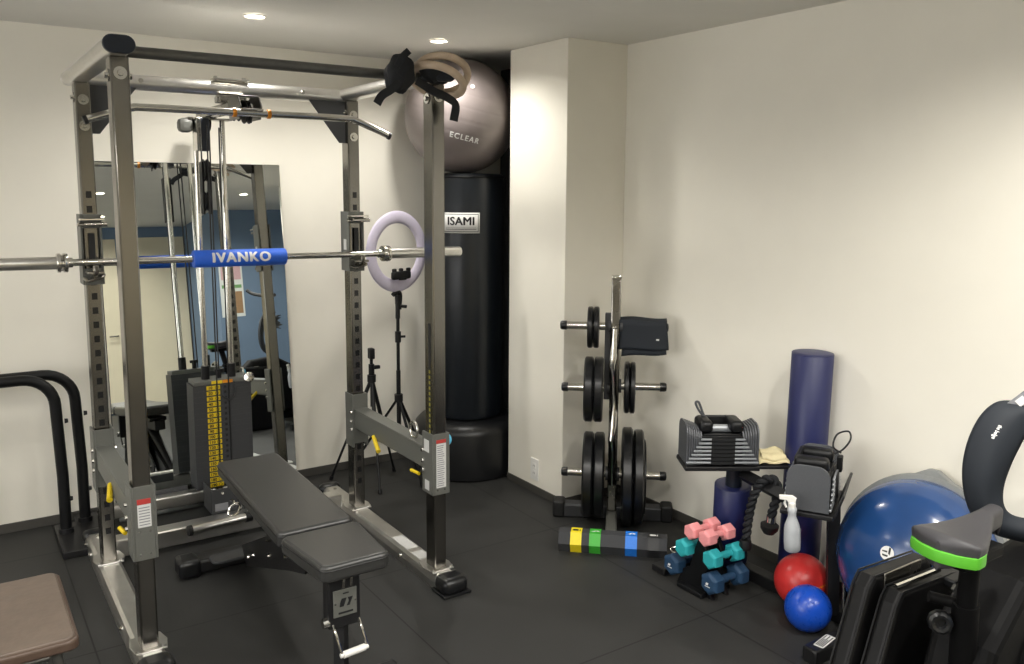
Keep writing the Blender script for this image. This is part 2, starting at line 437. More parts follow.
# ------------------------------------------------------------------ power rack with lat tower
rack = thing('power_rack', 'silver steel power rack with pulley tower and weight stack standing on black mats', 'power rack', (1.05, 3.4, 0))
PX = [.474, 1.603]; PW = .056; PD = .076; YF, YB = 2.93, 3.74
def upright(x, y, holes, zt=2.028):
    # rectangular tube with a column of square holes in its front face
    m = MB(); m.b2(x, x+PW, y, y+PD, .06, zt, .006, 2)
    M['post'] = holes_mat('punched rack steel', x+PW/2, -1 if y > 3.3 else 1, 1.62 if y > 3.3 else 1.75)
    o = m.build('upright', 'post', rack)
    return o
posts = {}
for i, x in enumerate(PX):
    for j, y in enumerate((YF, YB)):
        p = upright(x, y, True); posts[i, j] = p
        fl_ = MB().prism([(-.05, -.06), (.05, -.06), (.062, 0), (.05, .06), (-.05, .06), (-.062, 0)], .008, Matrix.Translation((x+PW/2, y+PD/2, .06)), .002)
        for sx in (-.042, .042): fl_.bolt((x+PW/2+sx, y-.012, .068), (0, 0, 1), .009, .007)
        fl_.build('base_flange', 'satin', p)
        b = MB()
        if j == 0: cs = [(x+PW/2, y, 1.975, (0, -1, 0)), (x, y+PD/2, 1.97, (-1, 0, 0)), (x+PW, y+PD/2, 1.97, (1, 0, 0))]
        else: cs = [(x+PW/2, y, 1.96, (0, -1, 0)), (x+PW/2, y, 1.86, (0, -1, 0)), (x, y+PD/2, 1.97, (-1, 0, 0))]
        for cx, cy, cz, d in cs:
            MB().cyl((cx, cy, cz), V((cx, cy, cz))+V(d)*.004, .02, n=20).bolt(V((cx, cy, cz))+V(d)*.004, d, .011, .008).build('bolt', 'chrome', p)
# chrome face plate on the right front post (spacing scale strip)
sc_ = MB().box((PX[1]-.0006, YF+.032, .83), (.001, .018, .52))
sc = sc_.build('scale_strip', 'ink', posts[1, 0])
sk = MB()
for k in range(14): sk.box((PX[1]-.0014, YF+.032, .60+.0225*k), (.0006, .012, .013))
sk.build('scale_number', 'olive', sc)
# oval top rails
def oval(w, h, n=10):
    o = []; r = h/2
    for i in range(n+1): t = -PI/2+PI*i/n; o.append((w/2-r+r*math.cos(t), r*math.sin(t)))
    for i in range(n+1): t = PI/2+PI*i/n; o.append((-w/2+r+r*math.cos(t), r*math.sin(t)))
    return o
for x in PX:
    xc = x+PW/2-.01
    T = TR((xc, 2.875, 2.053), (1, 0, 0), (0, 0, 1), (0, 1, 0)); T2 = Matrix(((1, 0, 0, xc), (0, 0, 1, 2.875), (0, 1, 0, 2.053), (0, 0, 0, 1)))
    rl = MB().prism(oval(.09, .052), 1.01, T2, .0).build('top_rail', 'satin', rack, 50)
    for yy, nm in ((2.858, 'navycap'), (3.884, 'satin')):
        MB().prism(oval(.094, .056), .019, Matrix(((1, 0, 0, xc), (0, 0, 1, yy), (0, 1, 0, 2.053), (0, 0, 0, 1))), .004).build('end_cap', nm, rl)
# base rails with rubber feet
for i, x in enumerate(PX):
    xc = x+PW/2
    b = MB(); prof = [(-.05, 0), (.05, 0), (.05, .03), (.042, .05), (.03, .06), (-.03, .06), (-.042, .05), (-.05, .03)]
    T2 = Matrix(((1, 0, 0, xc), (0, 0, 1, 2.87), (0, 1, 0, .0), (0, 0, 0, 1)))
    b.prism(prof, 1.25, T2); br = b.build('base_rail', 'satin', rack, 30)
    for y0, y1 in ((2.79, 2.895), (4.1, 4.17)):
        f = MB(); bmx = bmesh.new()
        f.box((xc, (y0+y1)/2, .036), (.116, y1-y0, .072), None, .03, 4)
        f.b2(xc-.064, xc+.064, y0-.004, y1+.002, 0, .012, .004)
        f.build('rubber_foot', 'rubber_gl', br)
    if i == 1:
        for y0, y1 in ((3.18, 3.33), (3.06, 3.14)):
            MB().b2(xc-.028, xc+.026, y0, y1, .0595, .0612).build('warning_label', 'label', br)
    q = MB()
    for yy in (3.0+.2, 3.95, 4.07): q.bolt((xc-.05, yy, .03), (-1, 0, 0), .009, .007)
    q.bolt((xc, 4.06, .06), (0, 0, 1), .009, .006); pieces(q, 'bolt', 'chrome', br)
# cross bars
MB().cyl((.53, 2.965, 2.047), (1.6, 2.965, 2.047), .0185, n=24).build('pull_up_bar', 'gunbar', rack)
tb = MB().cyl((.53, 3.79, 2.045), (1.605, 3.79, 2.045), .031, n=28).build('rear_cross_bar', 'satin', rack)
q = MB()
for xx in (.72, 1.4): q.bolt((xx, 3.76, 2.05), (0, -1, 0), .011, .008)
pieces(q, 'bolt', 'chrome', tb)
for i, (x0, sx) in enumerate(((PX[0]+PW, 1), (PX[1], -1))):
    poly = [(0, 0), (sx*.175, 0), (sx*.03, -.19), (0, -.19)]
    if sx < 0: poly = poly[::-1]
    MB().prism(poly, .006, XZ(x0, 3.775, 2.022), .001).build('corner_gusset', 'grey_dark', rack)
# floor cross tubes of the tower
ct = MB().b2(.52, 1.59, 3.865, 3.945, .02, .1, .008)
ct.build('floor_cross_tube', 'satin', rack)
MB().b2(.54, 1.16, 4.13, 4.19, .1, .16, .008).build('rear_cross_tube', 'satin', rack)
MB().b2(1.055, 1.115, 3.945, 4.34, .03, .09, .006).build('tower_foot', 'grey_dark', rack)
# safety arms with wrap brackets
def safety(i):
    x = PX[i]; xc = x+PW/2; inn = 1 if i == 0 else -1
    arm = MB().b2(xc-.03, xc+.03, YF+PD+.006, YB-.006, .475, .565, .006)
    arm.b2(xc-.034, xc+.034, YF+PD+.006, YB-.006, .565, .572, .002)
    a = arm.build('safety_arm', 'grey', rack)
    for (y0, y1, z0, z1) in ((YF-.008, YF+PD+.004, .385, .64), (YB-.022, YB+PD-.01, .38, .64)):
        k = MB(); x0, x1 = x-.012, x+PW+.012
        k.b2(x0, x0+.009, y0, y1, z0, z1, .002).b2(x1-.009, x1, y0, y1, z0, z1, .002)
        k.b2(x0+.009, x1-.009, y0, y0+.007, z0, z1, .001) if y0 < 3 else k.b2(x0+.009, x1-.009, y0, y0+.008, z0+.02, z1, .001)
        k.build('bracket', 'grey', a)
        q = MB()
        for zz in (z0+.13, z0+.175, z0+.09):
            q.bolt((x0, (y0+y1)/2+(.035 if y0 < 3 else -.03), zz), (-1, 0, 0), .009, .008)
            q.bolt((x1, (y0+y1)/2+(.03 if y0 < 3 else -.03), zz), (1, 0, 0), .009, .008)
        if y0 < 3:
            for zz in (z0+.02, z0+.1):
                for dx in (.012, -.012+PW): q.cyl((x+dx, y0+.001, zz), (x+dx, y0-.0008, zz), .004, n=8)
        pieces(q, 'bolt', 'chrome', a)
        # lever of the locking pin
        lv = MB()
        if y0 > 3: lv.cyl((xc-.033, 3.50 if i else 3.385, .49 if i else .515), (xc-.05, 3.41 if i else 3.295, .445 if i else .485), .009, .011, 10)
        else: lv.cyl((x0-.004, y1+.02, .45), (x0-.012, y1+.075, .452), .007, .008, 10)
        lv.build('pin_lever', 'yellow', a)
    # printed labels
    lw = .044
    if i == 1:
        MB().b2(x+PW/2-lw/2, x+PW/2+lw/2, YF-.0098, YF-.0078, .415, .60).build('warning_label', 'label', a)
        MB().b2(x+PW/2-lw/2, x+PW/2+lw/2, YF-.0098, YF-.0078, .602, .616).build('warning_header', 'red', a)
        q = MB()
        for k in range(20):
            w_ = .034-.01*random.random(); q.b2(x+PW/2-.019, x+PW/2-.019+w_, YF-.0102, YF-.0096, .422+.0088*k, .4255+.0088*k)
        q.build('label_print', 'greyink', a)
        MB().b2(x-.0135, x-.0118, YF+.02, YF+.06, .56, .61).build('white_label', 'label', a)
        MB().b2(x-.0135, x-.0118, YF+.02, YF+.055, .40, .44).build('white_label', 'label', a)
        MB().lathe([(0, .02), (.02, .02), (.024, .014), (.024, .004), (.018, 0), (0, 0)], (x+PW+.012, YF+.03, .60), (1, 0, 0)).build('light_blue_knob', 'cyan', a)
        MB().tube(arc((xc-.01, YF+.21, .607), .034, 0, 2*PI, 28, (0, 1, 0), (0, 0, 1))[:-1], .006, 10, True).build('clip_ring', 'chrome', a)
    else:
        MB().b2(x+.008, x+.05, YF-.0098, YF-.0078, .50, .578).build('warning_label', 'label', a)
        MB().b2(x+.008, x+.05, YF-.0098, YF-.0078, .579, .597).build('warning_header', 'red', a)
        q = MB()
        for k in range(7): q.b2(x+.012, x+.046, YF-.0102, YF-.0096, .507+.0098*k, .5105+.0098*k)
        q.build('label_print', 'greyink', a)
        MB().tube(arc((xc+.02, YF+.18, .60), .034, 0, 2*PI, 28, (0, 1, 0), (0, 0, 1))[:-1], .005, 10, True).build('clip_ring', 'chrome', a)
safety(0); safety(1)
# bar hooks on the rear posts
for i, x in enumerate(PX):
    x0, x1 = x-.011, x+PW+.011
    k = MB().b2(x0, x0+.008, YB-.012, YB+PD+.006, 1.235, 1.515, .002).b2(x1-.008, x1, YB-.012, YB+PD+.006, 1.235, 1.515, .002)
    k.b2(x0+.008, x1-.008, YB-.012, YB-.005, 1.235, 1.30, .001).b2(x0+.008, x1-.008, YB-.012, YB-.005, 1.46, 1.515, .001)
    hk = k.build('bar_hook', 'grey', rack)
    q = MB().b2(x0-.004, x1+.004, YB-.06, YB-.01, 1.492, 1.5, .002)
    q.cyl((x0-.01, YB-.02, 1.475), (x1+.01, YB-.02, 1.475), .008, n=10)
    q.cyl((x0+.01, YB-.045, 1.477), (x1+.014, YB-.045, 1.477), .009, n=10)
    q.build('hook_clip', 'chrome', hk)
    q = MB()
    q.tube(bez([(x+PW/2, YB-.008, 1.27), (x+PW/2, YB-.04, 1.27), (x+PW/2, YB-.075, 1.285), (x+PW/2, YB-.082, 1.315)], 6), .011, 10)
    q.b2(x+PW/2-.03, x+PW/2+.03, YB-.085, YB-.01, 1.282, 1.293, .003)
    q.tube(bez([(x0+.004, YB-.015, 1.262), (x+.005, YB-.06, 1.255), (x+PW-.005, YB-.065, 1.27), (x1-.003, YB-.02, 1.275)], 6), .006, 8)
    q.build('hook_arm', 'nickel', hk)
    MB().box((x+PW/2, YB-.0125, 1.38), (.022, .002, .12)).build('slot', 'ink', hk)
    if i == 1: MB().box((x0-.0008, YB+.03, 1.36), (.0016, .03, .05)).build('white_label', 'label', hk)

# lat tower: boom, rods, pulleys, stack
XT = 1.085
bm_ = MB().b2(XT-.03, XT+.03, 3.62, 4.27, 1.945, 1.985, .006)
bm_.b2(XT-.055, XT+.055, 3.74, 3.84, 1.985, 2.012, .004)
boom = bm_.build('tower_boom', 'nickel', rack)
q = MB().b2(XT-.075, XT+.075, 3.755, 3.825, 2.077, 2.085, .002)
for dx in (-.06, .06): q.bolt((XT+dx, 3.79, 2.085), (0, 0, 1), .01, .01).cyl((XT+dx, 3.79, 1.985), (XT+dx, 3.79, 2.09), .006, n=8)
q.build('clamp_plate', 'chrome', boom)
def pulley(c, ax, r, name='pulley', par=boom):
    p = MB().lathe([(.006, -.012), (r, -.012), (r+.001, -.009), (r-.008, 0), (r+.001, .009), (r, .012), (.006, .012)], c, ax, 28).build(name, 'plastic', par)
    MB().cyl(V(c)-V(ax)*.016, V(c)+V(ax)*.016, .01, n=10).build('axle', 'chrome', p); return p
# front pulley in its housing
hs = MB()
for sx in (-.042, .042):
    hs.prism([(3.52, 1.90), (3.66, 1.90), (3.68, 1.985), (3.64, 2.0), (3.53, 1.99), (3.5, 1.95)], .005, YZ(XT+sx-.0025, 0, 0), .001)
hs.box((XT, 3.60, 1.997), (.088, .12, .006), Matrix.Rotation(R(4), 4, 'X'), .002)
hs.build('pulley_housing', 'nickel_dark', boom)
pulley((XT, 3.57, 1.93), (1, 0, 0), .045)
pulley((XT-.03, 3.61, 1.935), (1, 0, 0), .038)
pulley((XT, 4.2, 1.93), (1, 0, 0), .045)
MB().b2(XT-.14, XT-.075, 4.12, 4.19, 1.875, 1.94, .02).build('rear_bracket', 'grey', boom)
MB().b2(XT-.055, XT-.015, 4.09, 4.15, 1.79, 1.94, .004).build('rubber_block', 'navycap', boom)
MB().b2(XT-.075, XT-.055, 4.08, 4.14, 1.79, 1.94, .002).build('steel_cheek', 'chrome', boom)
top = MB().b2(XT-.1, XT+.1, 4.12, 4.2, 1.935, 1.945, .002).build('rod_plate', 'nickel', boom)
for dx in (-.062, .062):
    g = MB().cyl((XT+dx, 4.16, .14), (XT+dx, 4.16, 1.94), .0125, n=18).build('guide_rod', 'chrome', rack)
# travelling pulley block with cables
tp = MB().b2(XT-.066, XT-.058, 4.05, 4.1, 1.50, 1.74, .002).b2(XT-.034, XT-.026, 4.05, 4.1, 1.50, 1.74, .002).build('pulley_block', 'plastic', rack)
pulley((XT-.046, 4.075, 1.70), (1, 0, .0), .052, par=tp); pulley((XT-.046, 4.075, 1.56), (1, 0, 0), .046, par=tp)
cb = MB()
for (a, b) in (((XT, 3.525, 1.93), (XT, 3.51, 1.885)), ((XT, 4.155, 1.93), (XT, 4.155, .7)), ((XT-.046, 4.02, 1.9), (XT-.046, 4.02, .25)), ((XT-.046, 4.13, 1.9), (XT-.046, 4.13, 1.56)), ((XT, 3.57, 1.976), (XT, 4.2, 1.976)), ((XT+.03, 4.1, 1.9), (XT+.03, 4.1, .3))):
    cb.cyl(a, b, .0035, n=8)
cb.build('steel_cable', 'black', rack)
# weight stack, every plate a part
NP = 19; z0, dz = .175, .0268
for k in range(NP):
    z = z0+dz*k
    p = MB(); p.b2(XT-.137, XT+.137, 4.10, 4.225, z, z+dz-.0003)
    pl = p.build('stack_plate', 'grey_dark', rack)
    p = MB().b2(XT-.075, XT-.012, 4.0975, 4.1005, z+.003, z+dz-.004, .001, 1).build('number_label', 'yellow', pl)
    if True:
        T = TR((XT-.058, 4.0972, z+dz/2-.0005), (1, 0, 0), (0, 0, 1), (0, -1, 0)); text_mesh(str((NP-k)*10), .02, T, 'number_print', 'ink', pl, .0006)
        MB().tube(arc((XT-.027, 4.0972, z+dz/2-.0005), .0075, 0, 2*PI, 14)[:-1], .0012, 5, True).build('ring_print', 'ink', pl)
    MB().box((XT+.012, 4.0995, z+dz/2), (.011, .002, .012)).build('pin_hole', 'ink', pl)
zt = z0+dz*NP
tpz = MB().b2(XT-.13, XT+.13, 4.105, 4.22, zt, zt+.02, .003).build('top_plate', 'grey', rack)
MB().b2(XT-.05, XT+.0, 4.102, 4.1035, zt+.003, zt+.018).build('yellow_label', 'yellow', tpz)
MB().b2(XT+.002, XT+.05, 4.102, 4.1035, zt+.003, zt+.018).build('orange_label', 'orange', tpz)
for dx in (-.062, .062): MB().cyl((XT+dx, 4.16, zt+.02), (XT+dx, 4.16, zt+.085), .02, n=16).build('bushing', 'plastic', tpz)
MB().cyl((XT, 4.155, zt+.02), (XT, 4.155, zt+.05), .012, n=12).lathe([(0, .05), (.022, .05), (.022, .065), (0, .065)], (XT, 4.155, zt)).build('cable_anchor', 'plastic', tpz)
MB().tube(bez([(XT-.005, 4.095, zt-.01), (XT-.01, 4.07, zt-.05), (XT+.03, 4.07, zt-.075), (XT+.06, 4.08, zt-.04), (XT+.055, 4.1, zt+.005)], 8), .004, 8).build('pin_lanyard', 'black', tpz)
MB().lathe([(0, .012), (.02, .01), (.026, 0), (.02, -.01), (0, -.012)], (XT+.125, 4.09, zt+.02), (-.5, -1, .2)).build('round_knob', 'chrome', tpz)
# low pulley bracket
lb = MB().b2(XT-.11, XT+.01, 3.95, 3.957, .095, .215, .002).b2(XT-.11, XT-.104, 3.957, 4.1, .095, .215, .002).b2(XT+.004, XT+.01, 3.957, 4.1, .095, .215, .002)
lbo = lb.build('low_pulley_bracket', 'grey_dark', rack)
MB().b2(XT-.095, XT-.035, 3.947, 3.9505, .11, .145).build('maker_label', 'greyink', lbo)
q = MB().bolt((XT-.06, 3.95, .195), (0, -1, 0), .008, .008).bolt((XT+.0, 3.95, .18), (0, -1, 0), .008, .008); pieces(q, 'bolt', 'chrome', lbo)
pulley((XT-.05, 4.02, .15), (1, 0, 0), .045, par=lbo)
MB().b2(.6, XT-.16, 4.19, 4.2, .14, .18, .002).build('rear_brace', 'grey_dark', rack)

# lat pulldown bar hanging from the front pulley
t = thing('lat_pulldown_bar', 'long silver lat bar with drooping ends hanging from the rack pulley', 'lat bar', (XT, 3.5, 1.92))
YL = 3.5
MB().tube(bez([(.478, YL, 1.868), (.55, YL, 1.892), (.63, YL, 1.918), (.70, YL, 1.9225), (1.085, YL, 1.9225), (1.47, YL, 1.9225), (1.54, YL, 1.914), (1.6, YL, 1.893), (1.69, YL, 1.858)], 6), .0145, 16).build('bar', 'chrome', t)
q = MB()
for xx, s in ((.478, -1), (1.69, 1)): q.lathe([(0, -.002), (.0155, -.002), (.0155, .012), (0, .012)], (xx, YL, 1.868 if s < 0 else 1.858), (s*.92, 0, -.38), 16)
pieces(q, 'end_cap', 'rubber', t)
for dx in (-.07, .07): MB().lathe([(.0148, -.008), (.019, -.006), (.019, .006), (.0148, .008)], (XT+dx, YL, 1.9225), (1, 0, 0), 18).build('collar', 'orange', t)
MB().b2(XT-.045, XT+.045, YL-.019, YL+.019, 1.932, 1.942, .004).build('swivel_plate', 'chrome', t)
MB().tube(arc((XT, 3.507, 1.94), .018, 0, 2*PI, 16, (0, 1, 0), (0, 0, 1))[:-1], .004, 8, True).build('carabiner', 'chrome', t)

# low row bar lying in front of the tower foot
t = thing('row_bar', 'short straight silver cable bar with black ends lying on the mat beside the bench', 'cable bar', (.95, 3.77, .1))
MB().cyl((.84, 3.763, .118), (1.08, 3.785, .118), .02, n=20).build('bar', 'satin', t)
MB().cyl((.822, 3.7615, .118), (.84, 3.763, .118), .0235, n=18).build('end_cap', 'rubber', t)
MB().cyl((1.08, 3.785, .118), (1.11, 3.788, .118), .0235, n=18).build('end_cap', 'rubber', t)
MB().tube(arc((1.04, 3.81, .155), .028, 0, 2*PI, 18, (.3, .3, .9), (.9, -.2, .2))[:-1], .006, 8, True).tube(bez([(1.045, 3.83, .17), (1.05, 3.86, .18), (1.05, 3.9, .17)], 6), .006, 8).build('snap_hook', 'chrome', t)

# barbell on the hooks
bar = thing('barbell', 'chrome barbell resting across the rack hooks', 'barbell', (1.08, 3.70, 1.3))
BZ = lambda x: 1.333-.0135*(x-.4)/1.36
def bp(x): return V((x, 3.70, BZ(x)-.004))
MB().cyl(bp(.41), bp(1.745), .0142, n=20).build('shaft', 'chrome', bar)
for s, xa in ((-1, .405), (1, 1.75)):
    ax = (bp(2)-bp(1)).normalized()*s; b0 = bp(xa)
    L_ = .425
    MB().lathe([(.0142, -.02), (.02, -.02), (.021, -.004), (.036, -.003), (.038, 0), (.038, .012), (.033, .014), (.033, .02), (.038, .022), (.038, .032), (.036, .035), (.0251, .036)], b0, ax, 28).build('collar', 'chrome', bar)
    MB().lathe([(.0248, .034), (.0248, L_), (.023, L_+.004), (.012, L_+.004), (.0, L_+.002)], b0, ax, 28).build('sleeve', 'satin', bar)
# foam pad wrapped round the bar (rests on it)
pad = thing('barbell_pad', 'blue foam bar pad with white lettering wrapped around the barbell', 'bar pad', (1.077, 3.70, 1.29))
pr = .037
ax = (bp(2)-bp(1)).normalized()
MB().lathe([(.0145, 0), (pr-.003, 0), (pr, .004), (pr, .392), (pr-.003, .396), (.0145, .396)], bp(.879), ax, 32).build('foam_sleeve', 'pad_blue', pad)
def padwrap(v):
    x = 1.074+v.x; a = v.y/pr+.12; r = pr+.0006+v.z
    c = bp(x); return V((x, c.y-math.cos(a)*r, c.z+math.sin(a)*r))
text_mesh('IVANKO', .060, None, 'lettering', 'whiteink', pad, 0, 0, .0004, padwrap, 1.16, .003)

# ------------------------------------------------------------------ leaning mirror
t = thing('wall_mirror', 'tall frameless mirror leaning on the back wall behind the weight stack', 'mirror', (1.08, 4.41, 0))
TH = R(4.9); mh = 1.745
Tm = TR((1.08, 4.49-1.735*math.tan(TH), .004), (1, 0, 0), (0, math.sin(TH), math.cos(TH)), (0, -math.cos(TH), math.sin(TH)))
MB().prism(rrect(.895, mh, .004, 2, 0, mh/2), .004, Tm).build('glass', 'mirror', t)
MB().prism(rrect(.899, mh+.004, .004, 2, 0, mh/2), .012, Tm @ Matrix.Translation((0, 0, -.0125)), .002).build('backing', 'plastic', t)

# ------------------------------------------------------------------ stool at lower left
t = thing('stool', 'square stool with worn brown vinyl seat and dark tube legs, front left corner', 'stool', (-.0, 2.6, 0))
x0, x1, y0, y1 = -.235, .235, 2.36, 2.835
cx, cy = (x0+x1)/2, (y0+y1)/2
def seatfn(u, v):
    return V((x0+.012+(x1-x0-.024)*u, y0+.012+(y1-y0-.024)*v, .449+.006*math.sin(PI*u)**.5*math.sin(PI*v)**.5))
MB().prism(rrect(x1-x0, y1-y0, .03, 6, cx, cy), .03, Matrix.Translation((0, 0, .418)), .008, 3).build('seat_edge', 'stool_edge', t)
MB().prism(rrect(x1-x0-.018, y1-y0-.018, .024, 6, cx, cy), .012, Matrix.Translation((0, 0, .442)), .006, 3).build('seat', 'stool', t)
for sx in (-1, 1):
    for sy in (-1, 1):
        lx, ly = cx+sx*.185, cy+sy*.185
        MB().tube(bez([(lx-sx*.06, ly-sy*.0, .41), (lx-sx*.02, ly, .408), (lx, ly, .385), (lx+sx*.01, ly+sy*.01, .2), (lx+sx*.015, ly+sy*.02, .02)], 6), .0125, 12).build('leg', 'gunbar', t)
        MB().cyl((lx+sx*.015, ly+sy*.02, 0), (lx+sx*.015, ly+sy*.02, .025), .016, n=12).build('rubber_tip', 'rubber', t)
for sy in (-1, 1): MB().cyl((cx-.19, cy+sy*.19, .2), (cx+.19, cy+sy*.19, .2), .009, n=10).build('stretcher', 'gunbar', t)

# ------------------------------------------------------------------ two dip bars beside the rack
DL = ['black tube dip frame nearer the camera, left of the rack, plate on the mat', 'black tube dip frame nearer the wall, close behind its twin beside the rack']
for i, (lx, ly, h, xe) in enumerate(((.385, 4.27, .768, -.55), (.478, 4.375, .762, -.5))):
    t = thing('dip_bar', DL[i], 'dip bar', (lx, ly, 0), 'black dip frames by the back wall')
    ln = .03
    pts = [V((lx+ln*.4, ly, .03)), V((lx+.012, ly, .3)), V((lx, ly, h-.13))]
    pts += [V((lx-.13+.13*math.cos(a), ly, h-.13+.13*math.sin(a))) for a in [PI/2*k/8 for k in range(1, 9)]]
    pts += [V((lx-.4, ly, h)), V((xe+.13, ly, h))]
    pts += [V((xe+.13-.13*math.sin(a), ly, h-.13+.13*math.cos(a))) for a in [PI/2*k/8 for k in range(1, 9)]]
    pts += [V((xe, ly, .03))]
    MB().tube(pts, .0245, 16).build('tube_frame', 'plastic', t)
    for xx in (lx+.02, xe):
        y_0 = 4.02 if i == 0 else 4.11
        MB().b2(xx-.05, xx+.055, y_0, y_0+.37, 0, .034, .005).build('base_plate', 'black', t)
        MB().cyl((xx-.008 if xx > 0 else xx, ly, .03), (xx-.008 if xx > 0 else xx, ly, .055), .032, n=18).build('socket', 'black', t)
    for zz in (.19, .56): MB().bolt((lx+.035, ly, zz), (1, 0, 0), .012, .012).build('bolt', 'plastic', t)

# ------------------------------------------------------------------ adjustable bench
bench = thing('weight_bench', 'black adjustable weight bench with flat seat inside the rack', 'bench', (1.02, 3.0, 0))
XB = 1.022
def padmesh(name, y0, y1, wa, wb, z0, z1, th, r=.035):
    # cushion seen from above: trapezium with rounded corners, width wa at y0 and wb at y1, top heights z0/z1
    n = 6; o = []
    cs = [(XB+wb/2, y1, 0), (XB-wb/2, y1, 1), (XB-wa/2, y0, 2), (XB+wa/2, y0, 3)]
    for (cx_, cy_, q_) in cs:
        a0 = PI/2*q_
        ix = cx_-r*(1 if q_ in (0, 3) else -1); iy = cy_-r*(1 if q_ in (0, 1) else -1)
        for k in range(n+1):
            a = a0+PI/2*k/n; o.append((ix+r*math.cos(a), iy+r*math.sin(a)))
    ang = math.atan2(z1-z0, y1-y0)
    Tm = Matrix.Translation((0, y0, z0)) @ Matrix.Rotation(ang, 4, 'X') @ Matrix.Translation((0, -y0, -th))
    pd = MB().prism(o, th, Tm, .014, 4).build(name, 'vinyl', bench)
    # piping seam a little above the lower edge
    cxm = sum(p[0] for p in o)/len(o); cym = sum(p[1] for p in o)/len(o)
    MB().tube([Tm @ V((cxm+(p[0]-cxm)*1.004, cym+(p[1]-cym)*1.004, th-.016)) for p in o], .0022, 6, True).build('piping', 'vinyl_side', pd)
    return pd
padmesh('backrest', 2.715, 3.52, .276, .258, .46, .49, .058, .025)
padmesh('seat', 2.372, 2.695, .236, .284, .465, .458, .056, .03)
m = MB()
m.b2(XB-.03, XB+.03, 2.44, 3.45, .335, .395, .006)
mo = m.build('main_beam', 'black', bench)
for sx in (-1, 1):
    MB().prism([(2.70, .30), (2.86, .25), (3.40, .06), (3.46, .13), (3.12, .29), (3.12, .385), (2.66, .385)], .008, YZ(XB+sx*.05-.004, 0, 0), .001).build('hinge_plate', 'black', bench)
    for yy, zz in ((3.36, .115), (3.29, .15), (3.085, .225), (2.895, .29)): MB().bolt((XB+sx*.054, yy, zz), (sx, 0, 0), .011, .008).build('bolt', 'chrome', bench)
    for k in range(4): MB().bolt((XB+sx*.054, 3.06+.018*k, .292-.006*k), (sx, 0, 0), .006, .004).build('ladder_pin', 'nickel', bench)
MB().b2(XB-.05, XB+.05, 2.72, 3.40, .385, .41, .004).build('backrest_frame', 'black', bench)
MB().b2(XB-.09, XB+.09, 2.45, 2.66, .385, .40, .004).build('seat_frame', 'black', bench)
m = MB().tube([(XB, 2.80, .30), (XB, 3.1, .2), (XB, 3.50, .075)], .035, 4); m.build('lower_beam', 'black', bench)
rf = MB().b2(.79, 1.26, 3.53, 3.62, .012, .07, .012).build('rear_foot', 'black', bench)
for x_ in (.775, 1.275): MB().box((x_, 3.575, .04), (.09, .11, .08), None, .02, 3).build('foot_cap', 'rubber_gl', rf)
MB().prism(rrect(.2, .09, .03, 5, .95, 3.50), .012, Matrix.Translation((0, 0, .068)), .003).build('step_plate', 'grey_dark', rf)
# front upright with plate, transport handle
XF = XB-.024
fo = MB().b2(XF-.055, XF+.055, 2.425, 2.475, .225, .40, .006).build('front_bracket', 'black', bench)
MB().b2(XF-.04, XF+.04, 2.419, 2.4245, .265, .355, .002).build('name_plate', 'grey', fo)
Tp = TR((XF, 2.4186, .312), (1, 0, 0), (0, 0, 1), (0, -1, 0))
MB().prism([(-.02, -.013), (-.006, -.013), (0, .002), (.004, .014), (-.012, .014), (-.018, 0)], .0006, Tp).build('emblem', 'ink', fo)
MB().prism([(.004, -.013), (.014, -.013), (.026, .014), (.008, .014), (.012, .002)], .0006, Tp).build('emblem', 'ink', fo)
MB().b2(XF-.024, XF+.026, 2.418, 2.4188, .275, .281).build('emblem', 'ink', fo)
MB().b2(XF-.008, XF+.012, 2.418, 2.4188, .34, .344).build('emblem', 'ink', fo)
for sx in (-.034, .034): MB().bolt((XF+sx, 2.419, .312), (0, -1, 0), .004, .003).build('rivet', 'chrome', fo)
for dx in (-.012, .014): MB().box((XF+.01+dx, 2.4235, .378), (.01, .003, .04), Matrix.Rotation(R(8), 4, 'Y'), .001).build('slot_trim', 'nickel', fo)
MB().cyl((XF-.05, 2.44, .247), (XF+.05, 2.44, .252), .013, n=14).build('pivot', 'plastic', bench)
MB().cyl((XF-.07, 2.44, .246), (XF-.05, 2.44, .247), .016, n=14).build('pivot_nut', 'chrome', bench)
for sx in (-.04, .048): MB().tube(bez([(XF+sx, 2.43, .24), (XF+sx*1.0, 2.40, .215), (XF+.01+sx*1.0, 2.38, .16)], 6), .005, 8).build('handle_rod', 'chrome', bench)
MB().cyl((.972, 2.38, .157), (1.046, 2.38, .162), .0115, n=16).build('handle_grip', 'white', bench)
for a_, b_ in ((.962, .972), (1.046, 1.056)): MB().cyl((a_, 2.38, .157+(a_-.972)*.06), (b_, 2.38, .157+(b_-.972)*.06), .008, n=12).build('grip_nut', 'white', bench)
MB().tube([(XF, 2.46, .25), (XF-.01, 2.44, .03)], .026, 4).build('front_leg', 'black', bench)
MB().b2(XB-.16, XB+.16, 2.395, 2.455, .0, .045, .01).build('front_foot', 'black', bench)

